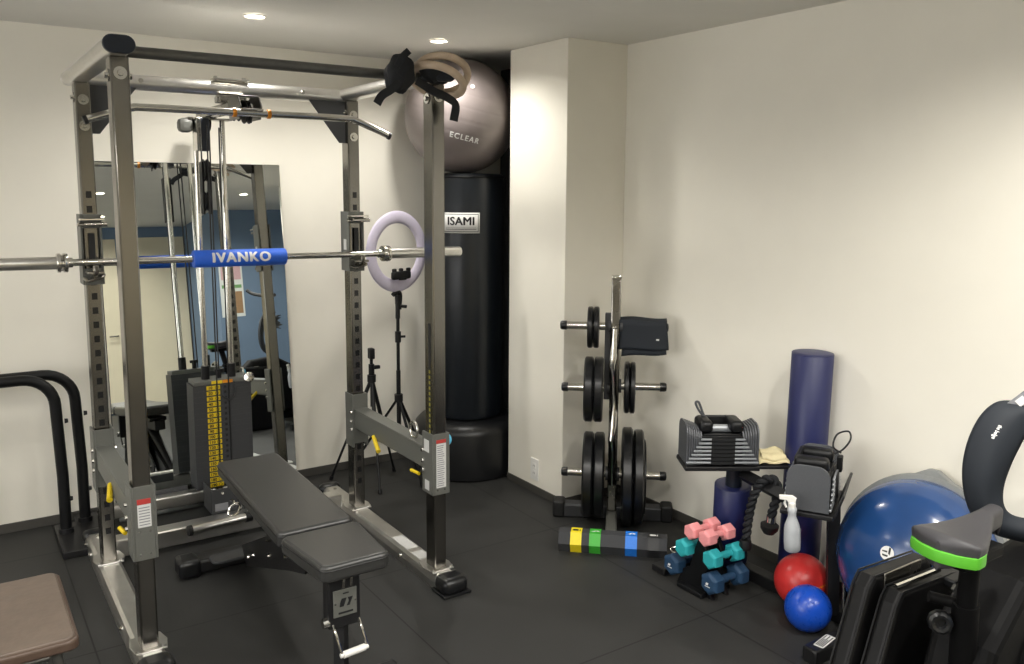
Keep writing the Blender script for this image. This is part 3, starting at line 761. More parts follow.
# ------------------------------------------------------------------ standing punching bag
bag = thing('punching_bag', 'tall black standing punching bag with white name label in the back corner', 'punching bag', (2.5, 4.165, 0))
bc = V((2.5, 4.165, 0))
prof = [(0, 0), (.29, 0), (.303, .012), (.306, .05), (.306, .26), (.3, .285), (.27, .315), (.23, .325), (.12, .33), (0, .33)]
bs = MB().lathe(prof, bc, n=64).build('water_base', 'bagbase', bag, 35)
prof = [(0, .33), (.19, .33), (.203, .335), (.212, .36), (.2125, 1.0), (.2125, 1.67), (.206, 1.69), (.207, 1.697), (.198, 1.707), (.1, 1.712), (0, 1.712)]
by = MB().lathe(prof, bc, n=64).build('bag_body', 'bag', bag, 35)
MB().tube(arc(bc+V((0, 0, 1.69)), .2125, 0, 2*PI, 60, (1, 0, 0), (0, 1, 0))[:-1], .005, 8, True).build('top_piping', 'plastic', by)
# label bent on the bag surface; angle of its middle towards the camera
azc = math.atan2(-bc.y, -bc.x)-.16
def bagwrap(u, z, r): a = azc+u/.2125; return V((bc.x+r*math.cos(a), bc.y+r*math.sin(a), z))
LZ = 1.44
MB().grid(lambda u, v: bagwrap((u-.5)*.21, LZ+(v-.5)*.112, .2145), 16, 2).build('name_label', 'whiteink', by, solid=.0012)
q = MB()
for (u0, u1, v0, v1) in ((-.097, .097, .046, .049), (-.097, .097, -.049, -.046), (-.097, -.094, -.049, .049), (.094, .097, -.049, .049), (-.085, .085, -.036, -.0335), (-.085, .085, -.028, -.0265)):
    q.grid(lambda u, v: bagwrap(u0+(u1-u0)*u, LZ+v0+(v1-v0)*v, .2156), 10, 1)
q.build('label_border', 'ink', by)
text_mesh('ISAMI', .062, None, 'lettering', 'ink', by, 0, 0, .0003, lambda v: bagwrap(v.x, LZ+.008+v.y, .2158+v.z), 1.04, .0022)

# ------------------------------------------------------------------ exercise ball on top of the bag
ball = thing('exercise_ball', 'large shiny grey exercise ball wedged between punching bag and ceiling', 'exercise ball', (2.462, 4.165, 1.712))
R0 = .314; oc = V((2.462, 4.165, 1.712+R0-.002))
bb = MB()
n1, n2 = 64, 48; prof = []
for k in range(181):
    a = -PI/2+PI*k/180; prof.append((R0*math.cos(a)*(1-.0022*(math.cos(a*28) > .86)), R0*math.sin(a)))
axb = V((.15, -.25, 1)).normalized()
bb.lathe(prof, oc, axb, 64)
bo = bb.build('ball_skin', 'ball_grey', ball, 60)
vd = (V((0, 0, H))-oc).normalized()
ex = V((0, 0, 1)).cross(vd).normalized(); ey = vd.cross(ex)
def ballwrap(v):
    th = R(-14); x = v.x*math.cos(th)-v.y*math.sin(th); y = v.x*math.sin(th)+v.y*math.cos(th)
    a = (x+.02)/R0; b = (y-.112)/R0
    d = vd*math.cos(a)*math.cos(b)+ex*math.sin(a)*math.cos(b)+ey*math.sin(b)
    return oc+d*(R0+.0012+v.z)
text_mesh('ECLEAR', .042, None, 'lettering', 'whiteink', ball, 0, 0, .0003, ballwrap, 1.25, .0011)
MB().lathe([(0, .004), (.01, .004), (.012, 0), (0, 0)], oc+ (vd*.86+ex*.2+ey*.5).normalized()*R0, (vd*.86+ex*.2+ey*.5)).build('valve_plug', 'whiteink', ball)

# folded stand in the nook beside the bag base
t = thing('folded_stand', 'dark folded stand with small silver clips tucked in the nook beside the punching bag', 'stand', (2.86, 3.92, 0))
MB().b2(2.79, 2.92, 3.86, 3.90, 0, .50, .01).build('body', 'plastic', t)
for z, l in ((.49, .05), (.40, .045), (.26, .03)): MB().cyl((2.80, 3.852, z), (2.80-l-.012, 3.846, z-.008), .008, n=10).build('clip', 'chrome', t)

# ------------------------------------------------------------------ ring light on tripod
t = thing('ring_light', 'lilac white ring light with phone clamp on a black tripod by the back wall', 'ring light', (2.07, 4.2, 0))
rc = V((2.07, 4.19, 1.283)); naz = R(163); nrm = V((math.sin(naz), math.cos(naz), 0)); side = nrm.cross(V((0, 0, 1)))
Rm, w2, d2 = .188, .034, .014
secp = [(w2*math.cos(2*PI*k/16), d2*math.sin(2*PI*k/16)) for k in range(16)]
vs = []; NR = 56
for i in range(NR):
    a = 2*PI*i/NR; rad = side*math.cos(a)+V((0, 0, 1))*math.sin(a)
    for (u, v) in secp: vs.append(rc+rad*(Rm+u)+nrm*v)
MB().add(vs, [(i*16+j, i*16+(j+1) % 16, ((i+1) % NR)*16+(j+1) % 16, ((i+1) % NR)*16+j) for i in range(NR) for j in range(16)], True).build('ring_lamp', 'lilac', t)
ph = MB(); Tn = TR(rc+V((0, 0, -.128))+nrm*.03, side, V((0, 0, 1)), nrm)
ph.box((0, 0, 0), (.135, .045, .03), None, .012, 3, Tn)
for dx in (-.055, .0, .05): ph.box((dx, .028, 0), (.022, .02, .02), None, .005, 2, Tn)
ph.box((.0, -.02, .012), (.05, .012, .012), None, .003, 2, Tn)
ph.build('phone_clamp', 'plastic', t)
MB().cyl(rc+V((0, 0, -.11))-nrm*.01, rc+V((0, 0, -.29))-nrm*.01, .008, n=10).build('clamp_stem', 'plastic', t)
hb = rc+V((0, 0, -.27)); 
MB().tube(bez([hb+V((-.03, 0, .03)), hb+V((-.01, 0, .045)), hb+V((.015, 0, .035)), hb+V((.01, 0, -.05))], 5), .012, 10).cyl(hb+V((0, 0, .03)), hb+V((0, 0, -.1)), .013, n=12).cyl(hb+V((.01, -.01, -.03)), hb+V((.045, -.02, -.035)), .009, n=10).build('tilt_head', 'plastic', t)
sx0 = V((2.07, 4.19, 0))
MB().cyl(sx0+V((0, 0, .36)), sx0+V((0, 0, .95)), .0095, n=14).cyl(sx0+V((0, 0, .78)), sx0+V((0, 0, .84)), .017, n=14).cyl(sx0+V((0, 0, .24)), sx0+V((0, 0, .62)), .0125, n=14).cyl(sx0+V((.01, 0, .81)), sx0+V((.04, -.01, .81)), .007, n=8).build('pole', 'plastic', t)
MB().cyl(sx0+V((0, 0, .445)), sx0+V((0, 0, .485)), .024, n=14).build('leg_hub', 'plastic', t)
MB().cyl(sx0+V((0, 0, .25)), sx0+V((0, 0, .275)), .02, n=14).build('brace_hub', 'plastic', t)
for (fx, fy) in ((1.885, 4.46), (2.31, 4.30), (2.1, 3.97)):
    f = V((fx, fy, .008)); h = sx0+V((0, 0, .468)); d = (f-h); lg = MB()
    lg.tube([h+d*.04, h+d*.98], .0075, 8, flat=1.5).cyl(h+d*.95, f+V((0, 0, -.004)), .01, n=10)
    lo = lg.build('leg', 'plastic', t)
    MB().cyl(sx0+V((0, 0, .262)), h+d*.5, .0045, n=8).build('brace', 'plastic', lo)

# small tripod behind the rack post
t = thing('camera_tripod', 'small black folded-head tripod standing behind the right rear rack post', 'tripod', (1.9, 4.2, 0))
a0 = V((1.935, 4.25, 0))
MB().cyl(a0+V((0, 0, .42)), a0+V((0, 0, .70)), .009, n=12).cyl(a0+V((0, 0, .60)), a0+V((0, 0, .66)), .016, n=12).build('column', 'plastic', t)
MB().box(a0+V((0, 0, .72)), (.03, .04, .06), None, .006).build('head', 'plastic', t)
MB().box(a0+V((.03, 0, .64)), (.04, .02, .02), None, .004).build('pan_lock', 'plastic', t)
MB().cyl(a0+V((0, 0, .56)), a0+V((0, 0, .6)), .024, n=12).build('leg_hub', 'plastic', t)
for (fx, fy) in ((1.73, 4.365), (2.095, 4.31), (1.866, 4.014)):
    f = V((fx, fy, .006)); h = a0+V((0, 0, .58)); d = f-h
    MB().cyl(h+d*.03, h+d*.5, .011, n=10).cyl(h+d*.45, h+d*.56, .014, n=10).cyl(h+d*.5, f, .007, n=10).cyl(h+d*.97, f+V((0, 0, -.005)), .011, n=10).build('leg', 'plastic', t)

# ------------------------------------------------------------------ gymnastic rings dumped on the rack corner
GL = ['pale wooden gymnastic ring with black strap, upper of the two on the rack corner', 'pale wooden gymnastic ring, lower of the two on the rack corner']
def gring(c, nr, r=.098, tr=.0145, idx=0):
    t = thing('gymnastic_ring', GL[idx], 'gymnastic ring', c, 'gymnastic rings on the rack corner')
    a, b, n_ = frame(nr)
    MB().tube([V(c)+(a*math.cos(2*PI*k/40)+b*math.sin(2*PI*k/40))*r for k in range(40)], tr, 14, True).build('hoop', 'wood', t)
    return t
g1 = gring((1.645, 2.93, 2.06), (.28, .5, .8), .1, .015, 0)
g2 = gring((1.61, 2.90, 2.03), (.38, .25, .82), .1, .015, 1)
def strapband(name, pts, w, par, th=.0035, upv=(0, -1, .3)):
    P = bez(pts, 8); vs = []
    for i, p in enumerate(P):
        d = (P[min(i+1, len(P)-1)]-P[max(i-1, 0)]).normalized(); s_ = d.cross(V(upv)).normalized(); n_ = s_.cross(d)
        for (a, b) in ((-1, -1), (1, -1), (1, 1), (-1, 1)): vs.append(p+s_*w/2*a+n_*th/2*b)
    fs = []
    for i in range(len(P)-1):
        for j in range(4): fs.append((i*4+j, i*4+(j+1) % 4, i*4+4+(j+1) % 4, i*4+4+j))
    fs += [(3, 2, 1, 0), tuple(range(len(vs)-4, len(vs)))]
    return MB().add(vs, fs).build(name, 'strap', par)
def lump(name, c, sc, par, seed, rot=0):
    rnd = random.Random(seed); b = MB()
    ph = [rnd.uniform(0, 6) for _ in range(6)]
    def fn(u, v):
        a = 2*PI*u; e = PI*(v-.5)
        k = 1+.10*math.sin(3*a+ph[0])*math.cos(e)+.07*math.sin(5*a+2*e+ph[1])+.05*math.sin(7*e+ph[2])
        p = V((math.cos(a)*math.cos(e)*sc[0]*k, math.sin(a)*math.cos(e)*sc[1]*k, math.sin(e)*sc[2]*k))
        return V(c)+Matrix.Rotation(rot, 3, 'Y') @ p
    b.grid(fn, 28, 16); return b.build(name, 'strap', par)
lump('strap_bundle', (1.44, 2.88, 2.045), (.055, .04, .07), g1, 3, .3)
strapband('strap_tail', [(1.44, 2.85, 2.03), (1.40, 2.85, 1.985), (1.355, 2.85, 1.955), (1.335, 2.85, 1.925)], .03, g1)
strapband('strap', [(1.47, 2.85, 2.09), (1.45, 2.835, 2.07), (1.42, 2.835, 2.03)], .03, g1)
strapband('strap', [(1.46, 2.84, 2.12), (1.43, 2.832, 2.095), (1.41, 2.835, 2.06)], .025, g1)
lump('strap_bundle', (1.60, 2.90, 2.06), (.066, .045, .04), g2, 8, .15)
strapband('strap_tail', [(1.50, 2.86, 2.02), (1.56, 2.845, 1.985), (1.62, 2.845, 1.965), (1.66, 2.85, 1.94), (1.652, 2.85, 1.88)], .034, g2)

# ------------------------------------------------------------------ weight plate tree in the corner (built along local axes: x = along the pegs, y = away from camera)
TA = R(131)
ax_ = V((math.sin(TA), math.cos(TA), 0)); ay_ = V((-ax_.y, ax_.x, 0)); tc = V((2.659, 3.048, 0))
WT = TR(tc, ax_, ay_, (0, 0, 1))
tree = thing('plate_tree', 'chrome and grey weight plate tree with six pegs standing in the corner by the pillar', 'plate rack', tc)
def tb_(fn, name, m, par=tree): b = MB(); fn(b); return b.build(name, m, par)
W = lambda x, y, z: WT @ V((x, y, z))
p = MB().b2(-.0225, .0225, -.02, .025, .06, 1.215, .006, 2, WT); post = p.build('post', 'nickel', tree)
MB().b2(-.0235, .0235, -.0215, .0265, 1.205, 1.222, .004, 2, WT).build('post_cap', 'chrome', post)
MB().tube([W(-.004, -.045, .97), W(-.006, -.06, .85), W(-.012, -.075, .80), W(-.008, -.05, .74), W(.002, -.05, .6), W(-.002, -.07, .5), W(-.008, -.085, .44), W(-.002, -.05, .38), W(0, -.03, .2)], .017, 12).build('front_stay', 'chrome', tree)
MB().b2(-.05, -.0225, -.02, .02, .62, 1.04, .004, 2, WT).build('side_plate', 'grey_dark', tree)
PG = [(-1, .976, .265), (-1, .672, .255), (1, .686, .25), (-1, .245, .25), (1, .243, .262), (1, .976, .25)]
for s, z, l in PG:
    pg = MB().cyl(W(s*.03, 0, z), W(s*(l-.012), 0, z), .0195, n=18).build('peg', 'chrome', tree)
    MB().lathe([(0, -.02), (.0222, -.02), (.0222, .002), (.018, .011), (0, .014)], W(s*(l-.012), 0, z), ax_*s, 18).build('end_cap', 'rubber_gl', pg)
    MB().cyl(W(s*.022, 0, z), W(s*.034, 0, z), .034, n=18).build('collar', 'grey_dark', pg)
bs = MB().b2(-.262, .27, .02, .09, 0, .07, .01, 3, WT); bso = bs.build('cross_base', 'grey_dark', tree)
for s in (-.262, .27): MB().box((s, .055, .042), (.06, .085, .085), None, .012, 3, WT).build('foot_cap', 'rubber', bso)
MB().b2(-.027, .027, -.30, .03, 0, .06, .008, 2, WT).build('front_base', 'grey', tree)

def plate(x, z, r, th, label, grp):
    t = thing('weight_plate', label, 'weight plate', W(x, 0, z-r), grp)
    pr = [(.0265, -th*.36), (.06, -th*.38), (.065, -th*.28), (r*.72, -th*.28), (r*.78, -th*.5), (r*.95, -th*.5), (r, -th*.34), (r, th*.34), (r*.95, th*.5), (r*.78, th*.5), (r*.72, th*.28), (.065, th*.28), (.06, th*.38), (.0265, th*.36), (.0265, -th*.36)]
    if r < .13: pr = [(.0265, -th*.45), (.045, -th*.45), (.05, -th*.3), (r*.7, -th*.3), (r*.78, -th*.5), (r*.94, -th*.5), (r, -th*.3), (r, th*.3), (r*.94, th*.5), (r*.78, th*.5), (r*.7, th*.3), (.05, th*.3), (.045, th*.45), (.0265, th*.45), (.0265, -th*.45)]
    MB().lathe(pr, W(x, 0, z-.0065), ax_, 56).build('rubber_disc', 'rubber_gl', t)
    MB().lathe([(.0262, -th*.47), (.034, -th*.47), (.034, th*.47), (.0262, th*.47), (.0262, -th*.47)], W(x, 0, z-.0065), ax_, 28).build('steel_bush', 'nickel', t)
g = 'weight plates on the plate tree'
plate(-.120, .976, .1, .026, 'small black plate on the upper left peg of the tree, outer one', g)
plate(-.091, .976, .1, .026, 'small black plate on the upper left peg of the tree, inner one', g)
plate(-.122, .672, .158, .043, 'medium black plate on the middle left peg of the tree, outer one', g)
plate(-.075, .672, .158, .043, 'medium black plate on the middle left peg of the tree, inner one', g)
plate(.06, .686, .125, .025, 'black plate on the middle right peg of the tree, inner one', g)
plate(.0875, .686, .125, .025, 'black plate on the middle right peg of the tree, outer one', g)
plate(-.118, .245, .207, .05, 'large black plate on the bottom left peg of the tree, outer one', g)
plate(-.064, .245, .207, .05, 'large black plate on the bottom left peg of the tree, inner one', g)
plate(.07, .243, .238, .052, 'largest black plate on the bottom right peg of the tree, inner one', g)
plate(.125, .243, .228, .048, 'large black plate on the bottom right peg of the tree, outer one', g)
plate(.156, .243, .18, .008, 'thin steel rimmed plate outermost on the bottom right peg of the tree', g)

# black neoprene belt folded over the upper right peg
t = thing('waist_belt', 'black folded neoprene belt draped over the upper right peg of the plate tree', 'belt', W(.13, 0, .83))
def belt_sheet(x0, x1, zt, zb0, zb1, y, bul):
    def fn(u, v):
        a = PI*min(1, max(0, (v-.44)/.12)); x = x0+(x1-x0)*u
        zb = zb0+(zb1-zb0)*u
        if v < .44: yy = -y; zz = zb+(zt-zb)*(v/.44)
        elif v > .56: yy = y; zz = zb+.03+(zt-zb-.03)*((1-v)/.44)
        else: yy = -y*math.cos(a); zz = zt+y*math.sin(a)
        return W(x+.006*math.sin(5*v+2*u), yy-bul*math.sin(PI*u)*(1 if v < .5 else -1), zz+.004*math.sin(6*u))
    return MB().grid(fn, 16, 26)
belt_sheet(.012, .247, .997, .868, .873, .021, .01).build('outer_fold', 'neo', t, solid=.008)
belt_sheet(.03, .238, .992, .835, .85, .017, .004).build('inner_fold', 'neo', t, solid=.006)
MB().b2(.192, .206, -.0375, -.036, .918, .926, 0, 2, WT).build('small_tag', 'whiteink', t)

# ------------------------------------------------------------------ hexagonal foam bar with four latex loops
h0, h1 = V((2.25, 2.935, 0)), V((2.603, 2.602, 0)); hd = (h1-h0).normalized(); hn = V((-hd.y, hd.x, 0)); hl = (h1-h0).length
r_ = .053
def hexpts(r): return [(r*math.cos(R(60*k)), r*math.sin(R(60*k))) for k in range(6)]
hz = r_*math.sin(R(60))
TH_ = lambda s: Matrix(((hn.x, 0, hd.x, h0.x+hd.x*s), (hn.y, 0, hd.y, h0.y+hd.y*s), (0, 1, 0, hz), (0, 0, 0, 1)))
hb = thing('foam_bar', 'dark hexagonal foam bar lying on mat in front of the plate tree', 'foam bar', (h0+h1)/2)
MB().prism(hexpts(r_), hl, TH_(0), .003, 2).build('core', 'foam', hb)
MB().prism(hexpts(r_*.6), .002, TH_(-.001)).build('end_disc', 'grey_dark', hb)
for nm, mt, s, wd, txt in (('yellow', 'band_y', .055, .05, 'marks'), ('green', 'band_g', .14, .05, ''), ('blue', 'band_b', .30, .052, 'x'), ('black', 'band_k', .40, .05, 'y')):
    t = thing('loop_band', nm+' latex loop band stretched around the hexagonal foam bar', 'resistance band', h0+hd*(s+wd/2), 'latex loop bands on the foam bar')
    b = MB(); o6 = hexpts(r_+.0022); i6 = hexpts(r_-.0004); T_ = TH_(s)
    vs = [(x, y, z) for z in (0, wd) for (x, y) in o6] + [(x, y, z) for z in (0, wd) for (x, y) in i6]
    fs = []
    for k in range(6):
        k2 = (k+1) % 6; fs += [(k, k2, 6+k2, 6+k), (12+k, 18+k, 18+k2, 12+k2), (k, 12+k, 12+k2, k2), (6+k, 6+k2, 18+k2, 18+k)]
    b.add(vs, fs, False, T_); b.build('band', mt, t)
    # printed emblem on the top face
    pt = MB(); zt = hz+r_*math.sin(R(60))+.0026
    Tt = TR(h0+hd*(s+wd/2)+V((0, 0, hz+(r_+.0022)*math.sin(R(60)))), hd, hn, (0, 0, 1))
    mk = {'yellow': 'ink', 'green': 'whiteink', 'blue': 'whiteink', 'black': 'whiteink'}[nm]
    if nm in ('yellow', 'black'): pt.prism(rrect(.028, .018, .008, 3, -.004, 0), .0005, Tt).prism([(.014, -.008), (.018, -.008), (.018, .008), (.014, .008)], .0005, Tt)
    else: pt.prism([(-.018, -.008), (-.002, -.008), (.004, .01)], .0005, Tt).prism([(.004, -.004), (.018, -.004), (.018, .002), (.006, .008)], .0005, Tt)
    pt.build('printed_emblem', mk, t)

# ------------------------------------------------------------------ small dumbbells on their tree
dx_c = 2.505; DA = V((1, .0, 0))
def dumbbell(c, L_, r, gr, m, label, dirv=DA, mark=False):
    c = V(c); d = V(dirv).normalized(); t = thing('dumbbell', label, 'dumbbell', c-V((0, 0, r)), 'neoprene dumbbells on the small tree')
    a = V((-d.y, d.x, 0)); T_ = TR(c-d*L_/2, a, (0, 0, 1), d); hw = .06 if r > .04 else .055 if r > .034 else .05
    hx = [(r*math.cos(R(60*k+30)), r*math.sin(R(60*k+30))) for k in range(6)]
    for s0 in (0, L_-hw):
        hd_ = MB().prism(hx, hw, T_ @ Matrix.Translation((0, 0, s0)), r*.32, 4).build('hex_head', m, t, 60)
        if mark and s0 == 0:
            q = MB(); Tq = T_ @ TR((0, 0, -.0004), (-1, 0, 0), (0, 1, 0), (0, 0, -1))
            q.prism([(-.012, -.004), (.0, -.004), (.004, .006), (-.008, .006)], .0004, Tq).prism([(-.014, -.011), (.012, -.011), (.012, -.008), (-.014, -.008)], .0004, Tq); q.build('weight_print', 'whiteink', hd_)
    MB().cyl(c-d*(L_/2-hw*.8), c+d*(L_/2-hw*.8), gr, n=18).build('grip', m, t)
    return t
DT = thing('dumbbell_tree', 'small black two sided dumbbell rack standing on mat before the navy roller', 'dumbbell rack', (dx_c, 2.28, 0))
dumbbell((2.53, 2.197, .079), .205, .0475, .0165, 'navydb', 'navy dumbbell lowest on the camera side of the small rack', mark=True)
dumbbell((2.53, 2.407, .079), .205, .0475, .0165, 'navydb', 'navy dumbbell lowest on the pillar side of the small rack', mark=True)
dumbbell((2.515, 2.196, .18), .182, .040, .0155, 'teal', 'teal dumbbell in the middle tier on the camera side of the small rack')
dumbbell((2.505, 2.338, .18), .182, .040, .0155, 'teal', 'teal dumbbell in middle tier on the pillar side of the small rack')
dumbbell((2.50, 2.222, .26), .16, .0345, .0145, 'pink', 'pink dumbbell on top of the small rack, the one nearer the camera')
dumbbell((2.50, 2.301, .26), .16, .0345, .0145, 'pink', 'pink dumbbell on top of the small rack, the one nearer the pillar')
for xx in (2.47, 2.55):
    sd = MB()
    sd.prism([(2.20, 0), (2.40, 0), (2.365, .075), (2.325, .1), (2.312, .16), (2.288, .225), (2.262, .225), (2.222, .16), (2.24, .1), (2.235, .075)], .02, YZ(xx-.01, 0, 0), .003)
    sd.build('side_frame', 'plastic', DT)
MB().b2(2.43, 2.60, 2.23, 2.37, .0, .02, .005).build('base_plate', 'plastic', DT)
MB().b2(2.475, 2.545, 2.265, 2.285, .05, .215, .004).build('centre_web', 'plastic', DT)
for (yy, zz) in ((2.197, .0555), (2.407, .0555), (2.196, .1575), (2.338, .1575), (2.222, .238), (2.301, .238)):
    s = 1 if yy < 2.28 else -1
    for xx in (2.49, 2.53): MB().tube(arc((xx, yy, zz+.024), .022, PI, 2*PI, 8, (0, 1, 0), (0, 0, 1)), .0035, 8).build('cradle', 'plastic', DT)
    MB().b2(2.488, 2.532, min(yy, 2.275), max(yy, 2.275), zz-.004, zz+.002, .002).build('cradle_arm', 'plastic', DT)
# small key ring of silver wire by the hexagonal bar
t = thing('wire_ring', 'small silver wire ring behind the left teal dumbbell', 'ring', (2.45, 2.45, 0))
MB().tube(arc((2.515, 2.455, .105), .026, 0, 2*PI, 24, (.75, -.65, 0), (.35, .4, .3))[:-1], .004, 8, True).build('loop', 'chrome', t)
MB().cyl((2.515, 2.462, .03), (2.515, 2.458, .08), .007, n=10).build('stem', 'plastic', t)

# ------------------------------------------------------------------ stand carrying two adjustable dumbbells
st = thing('dumbbell_stand', 'black steel stand with two trays carrying the big adjustable dumbbells by the right wall', 'dumbbell stand', (2.68, 2.1, 0))
f = MB().b2(2.40, 2.82, 1.67, 1.73, 0, .055, .008)
fo = f.build('foot_bar', 'black', st)
MB().prism(rrect(.10, .036, .003, 2, 0, 0), .0012, TR((2.485, 1.70, .055), (.98, .18, 0), (-.18, .98, 0), (0, 0, 1))).build('rating_label', 'whiteink', fo)
q = MB(); Tq = TR((2.485, 1.70, .0563), (.98, .18, 0), (-.18, .98, 0), (0, 0, 1))
for k in range(5): q.prism([(-.044, -.013+.006*k), (.044-.03*(k % 2), -.013+.006*k), (.044-.03*(k % 2), -.0095+.006*k), (-.044, -.0095+.006*k)], .0004, Tq)
q.build('label_print', 'ink', fo)
MB().b2(2.45, 2.86, 2.46, 2.54, 0, .03, .006).build('foot_bar', 'black', st)
MB().b2(2.72, 2.78, 1.70, 2.52, 0, .05, .006).build('floor_beam', 'black', st)
po = MB().tube([(2.727, 2.357, .03), (2.684, 2.306, .515)], .034, 12); po.build('post', 'navycap', st)
MB().tube([(2.725, 1.84, .03), (2.71, 1.85, .47)], .03, 4).build('post', 'black', st)
MB().tube([(2.685, 1.765, .05), (2.69, 1.78, .32)], .006, 8).build('silver_rod', 'nickel', st)
am = MB().tube([(2.66, 2.24, .475), (2.65, 1.9, .43)], .028, 4); am.build('cross_arm', 'black', st)
# trays
A1 = R(-33); T1 = Matrix.Translation((2.575, 2.305, .535)) @ rotz(A1)
A2 = R(29); T2 = Matrix.Translation((2.60, 1.865, .505)) @ rotz(A2)
MB().b2(-.15, .15, -.085, .085, -.022, -.004, .004, 2, T1).b2(.15, .30, -.06, .075, -.022, -.008, .004, 2, T1).build('tray', 'black', st)
MB().b2(-.155, .15, -.09, .09, -.022, -.004, .004, 2, T2).box((.0, -.105, .03), (.29, .01, .09), Matrix.Rotation(R(18), 4, 'X'), .003, 2, T2).build('tray', 'black', st)
MB().b2(.0, .05, -.05, .05, -.07, -.02, .004, 2, T2).build('tray_mount', 'black', st)
def powerblock(T, label, base, strap=None):
    t = thing('adjustable_dumbbell', label, 'adjustable dumbbell', base, 'adjustable dumbbells on the stand')
    n = 7; L2, w2, h2 = .142, .074, .165
    for s in (-1, 1):
        for k in range(n):
            xo = L2-.0095*k; hh = h2-.0035*k; ww = w2-.001*k
            pl = [(-ww, 0), (ww, 0), (ww, hh-.045)]+[(ww-.045+.045*math.cos(a), hh-.045+.045*math.sin(a)) for a in [PI/2*i/6 for i in range(1, 7)]]+[(-ww+.045-.045*math.sin(a), hh-.045+.045*math.cos(a)) for a in [PI/2*i/6 for i in range(0, 7)]]
            Tk = T @ TR((s*xo-.0035, 0, 0), (0, 1, 0), (0, 0, 1), (1, 0, 0))
            MB().prism(pl, .0075, Tk, .0015).build('end_plate', 'pb', t)
    for k in range(n):
        z = .012+.0158*k; L_ = L2-.0095*k
        for s in (-1, 1):
            rl = MB().box((0, s*(w2+.004), z), (2*L_+.006, .008, .0088), None, .002, 1, T).build('side_rail', 'pb_rail', t)
            MB().box((0, s*(w2+.0086), z), (.095, .0015, .013), None, 0, 1, T).build('rail_badge', 'ink', rl)
    MB().b2(-.085, .085, -.068, .068, .004, .118, .004, 1, T).build('core_body', 'plastic', t)
    for sx in (-1, 1):
        MB().box((sx*.062, 0, .15), (.055, .12, .05), None, .018, 4, T).build('core_cheek', 'plastic', t)
    MB().b2(-.075, .075, .045, .062, .12, .172, .006, 2, T).b2(-.075, .075, -.062, -.052, .11, .125, .003, 2, T).build('core_frame', 'plastic', t)
    MB().cyl(T @ V((-.07, 0, .132)), T @ V((.07, 0, .132)), .016, n=16).build('grip', 'pb_rail', t)
    for k in range(3): MB().box((-.005, -.035+.028*k, .115+.012*k), (.075, .01, .004), None, .001, 1, T).build('core_rod', 'chrome', t)
    MB().box((.065, -.045, .158), (.034, .03, .0015), Matrix.Rotation(R(28), 4, 'X'), 0, 1, T).build('red_badge', 'red', t)
    return t
d1 = powerblock(T1, 'grey block shaped adjustable dumbbell on left tray, rails facing the camera', T1.translation)
MB().tube(bez([T1 @ V((-.05, .03, .165)), T1 @ V((-.062, .03, .195)), T1 @ V((-.078, .03, .232)), T1 @ V((-.09, .03, .228)), T1 @ V((-.07, .03, .19)), T1 @ V((-.04, .03, .165))], 6), .005, 8).build('pin_loop', 'pb', d1)
d2 = powerblock(T2, 'grey block shaped adjustable dumbbell on right tray, its rounded end facing the camera', T2.translation)
MB().tube(bez([T2 @ V((.08, -.05, .15)), T2 @ V((.09, -.085, .17)), T2 @ V((.10, -.11, .21)), T2 @ V((.12, -.10, .235)), T2 @ V((.13, -.06, .215)), T2 @ V((.12, -.05, .17)), T2 @ V((.10, -.08, .155))], 7), .0035, 8).build('pin_cord', 'plastic', d2)
MB().box((.05, -.083, .13), (.035, .02, .06), None, .005, 2, T2).build('selector_pin', 'plastic', d2)
# cloth on the tray
t = thing('cloth', 'folded beige cloth on the stand between the two adjustable dumbbells', 'cloth', T1 @ V((.22, 0, 0)))
def clothfn(u, v):
    x = .155+.125*u; y = -.055+.12*v
    z = .001+.034*math.sin(PI*v)**.7*(.5+.5*math.sin(PI*u*.9+.3))+.006*math.sin(9*u+3*v)+.004*math.sin(14*v)
    return T1 @ V((x+.012*v, y+.01*math.sin(3*u), max(z-.004, -.004)))
MB().grid(clothfn, 22, 22).build('folded_sheet', 'cloth', t, solid=.004)
MB().grid(lambda u, v: clothfn(u*.8+.1, v*.85+.02)+V((0, 0, .010)), 18, 18).build('upper_fold', 'cloth', t, solid=.003)

# ------------------------------------------------------------------ rope and bottle hanging from the stand arm
t = thing('triceps_rope', 'black twisted triceps rope draped over the stand arm behind the spray bottle', 'rope', (2.62, 2.13, .2))
def twist(pts, r, name):
    P = bez(pts, 22); b = MB()
    for ph in (0, PI):
        q = []; s_ = 0; a = None
        for i, p in enumerate(P):
            d = (P[min(i+1, len(P)-1)]-P[max(i-1, 0)]).normalized()
            a = frame(d)[0] if a is None else (a-d*a.dot(d)).normalized(); bb_ = d.cross(a)
            if i: s_ += (P[i]-P[i-1]).length
            an = ph+s_*115; q.append(p+(a*math.cos(an)+bb_*math.sin(an))*r*.55)
        b.tube(q, r*.62, 8)
    return b.build(name, 'strap', t)
twist([(2.605, 2.165, .235), (2.607, 2.16, .32), (2.615, 2.145, .42), (2.63, 2.12, .485), (2.66, 2.09, .497), (2.675, 2.075, .45), (2.655, 2.075, .40), (2.645, 2.08, .35)], .0165, 'twisted_cord')
MB().lathe([(0, -.03), (.02, -.028), (.026, -.01), (.022, .012), (0, .014)], (2.604, 2.166, .222), (0, .1, 1), 20).build('end_stopper', 'rubber', t)
MB().lathe([(0, -.036), (.022, -.033), (.034, -.015), (.036, .002), (.022, .012), (0, .014)], (2.643, 2.083, .315), (0, -.1, 1), 24).build('end_stopper', 'rubber', t)
MB().cyl((2.645, 2.081, .328), (2.648, 2.08, .358), .0185, n=16).build('silver_ferrule', 'chrome', t)

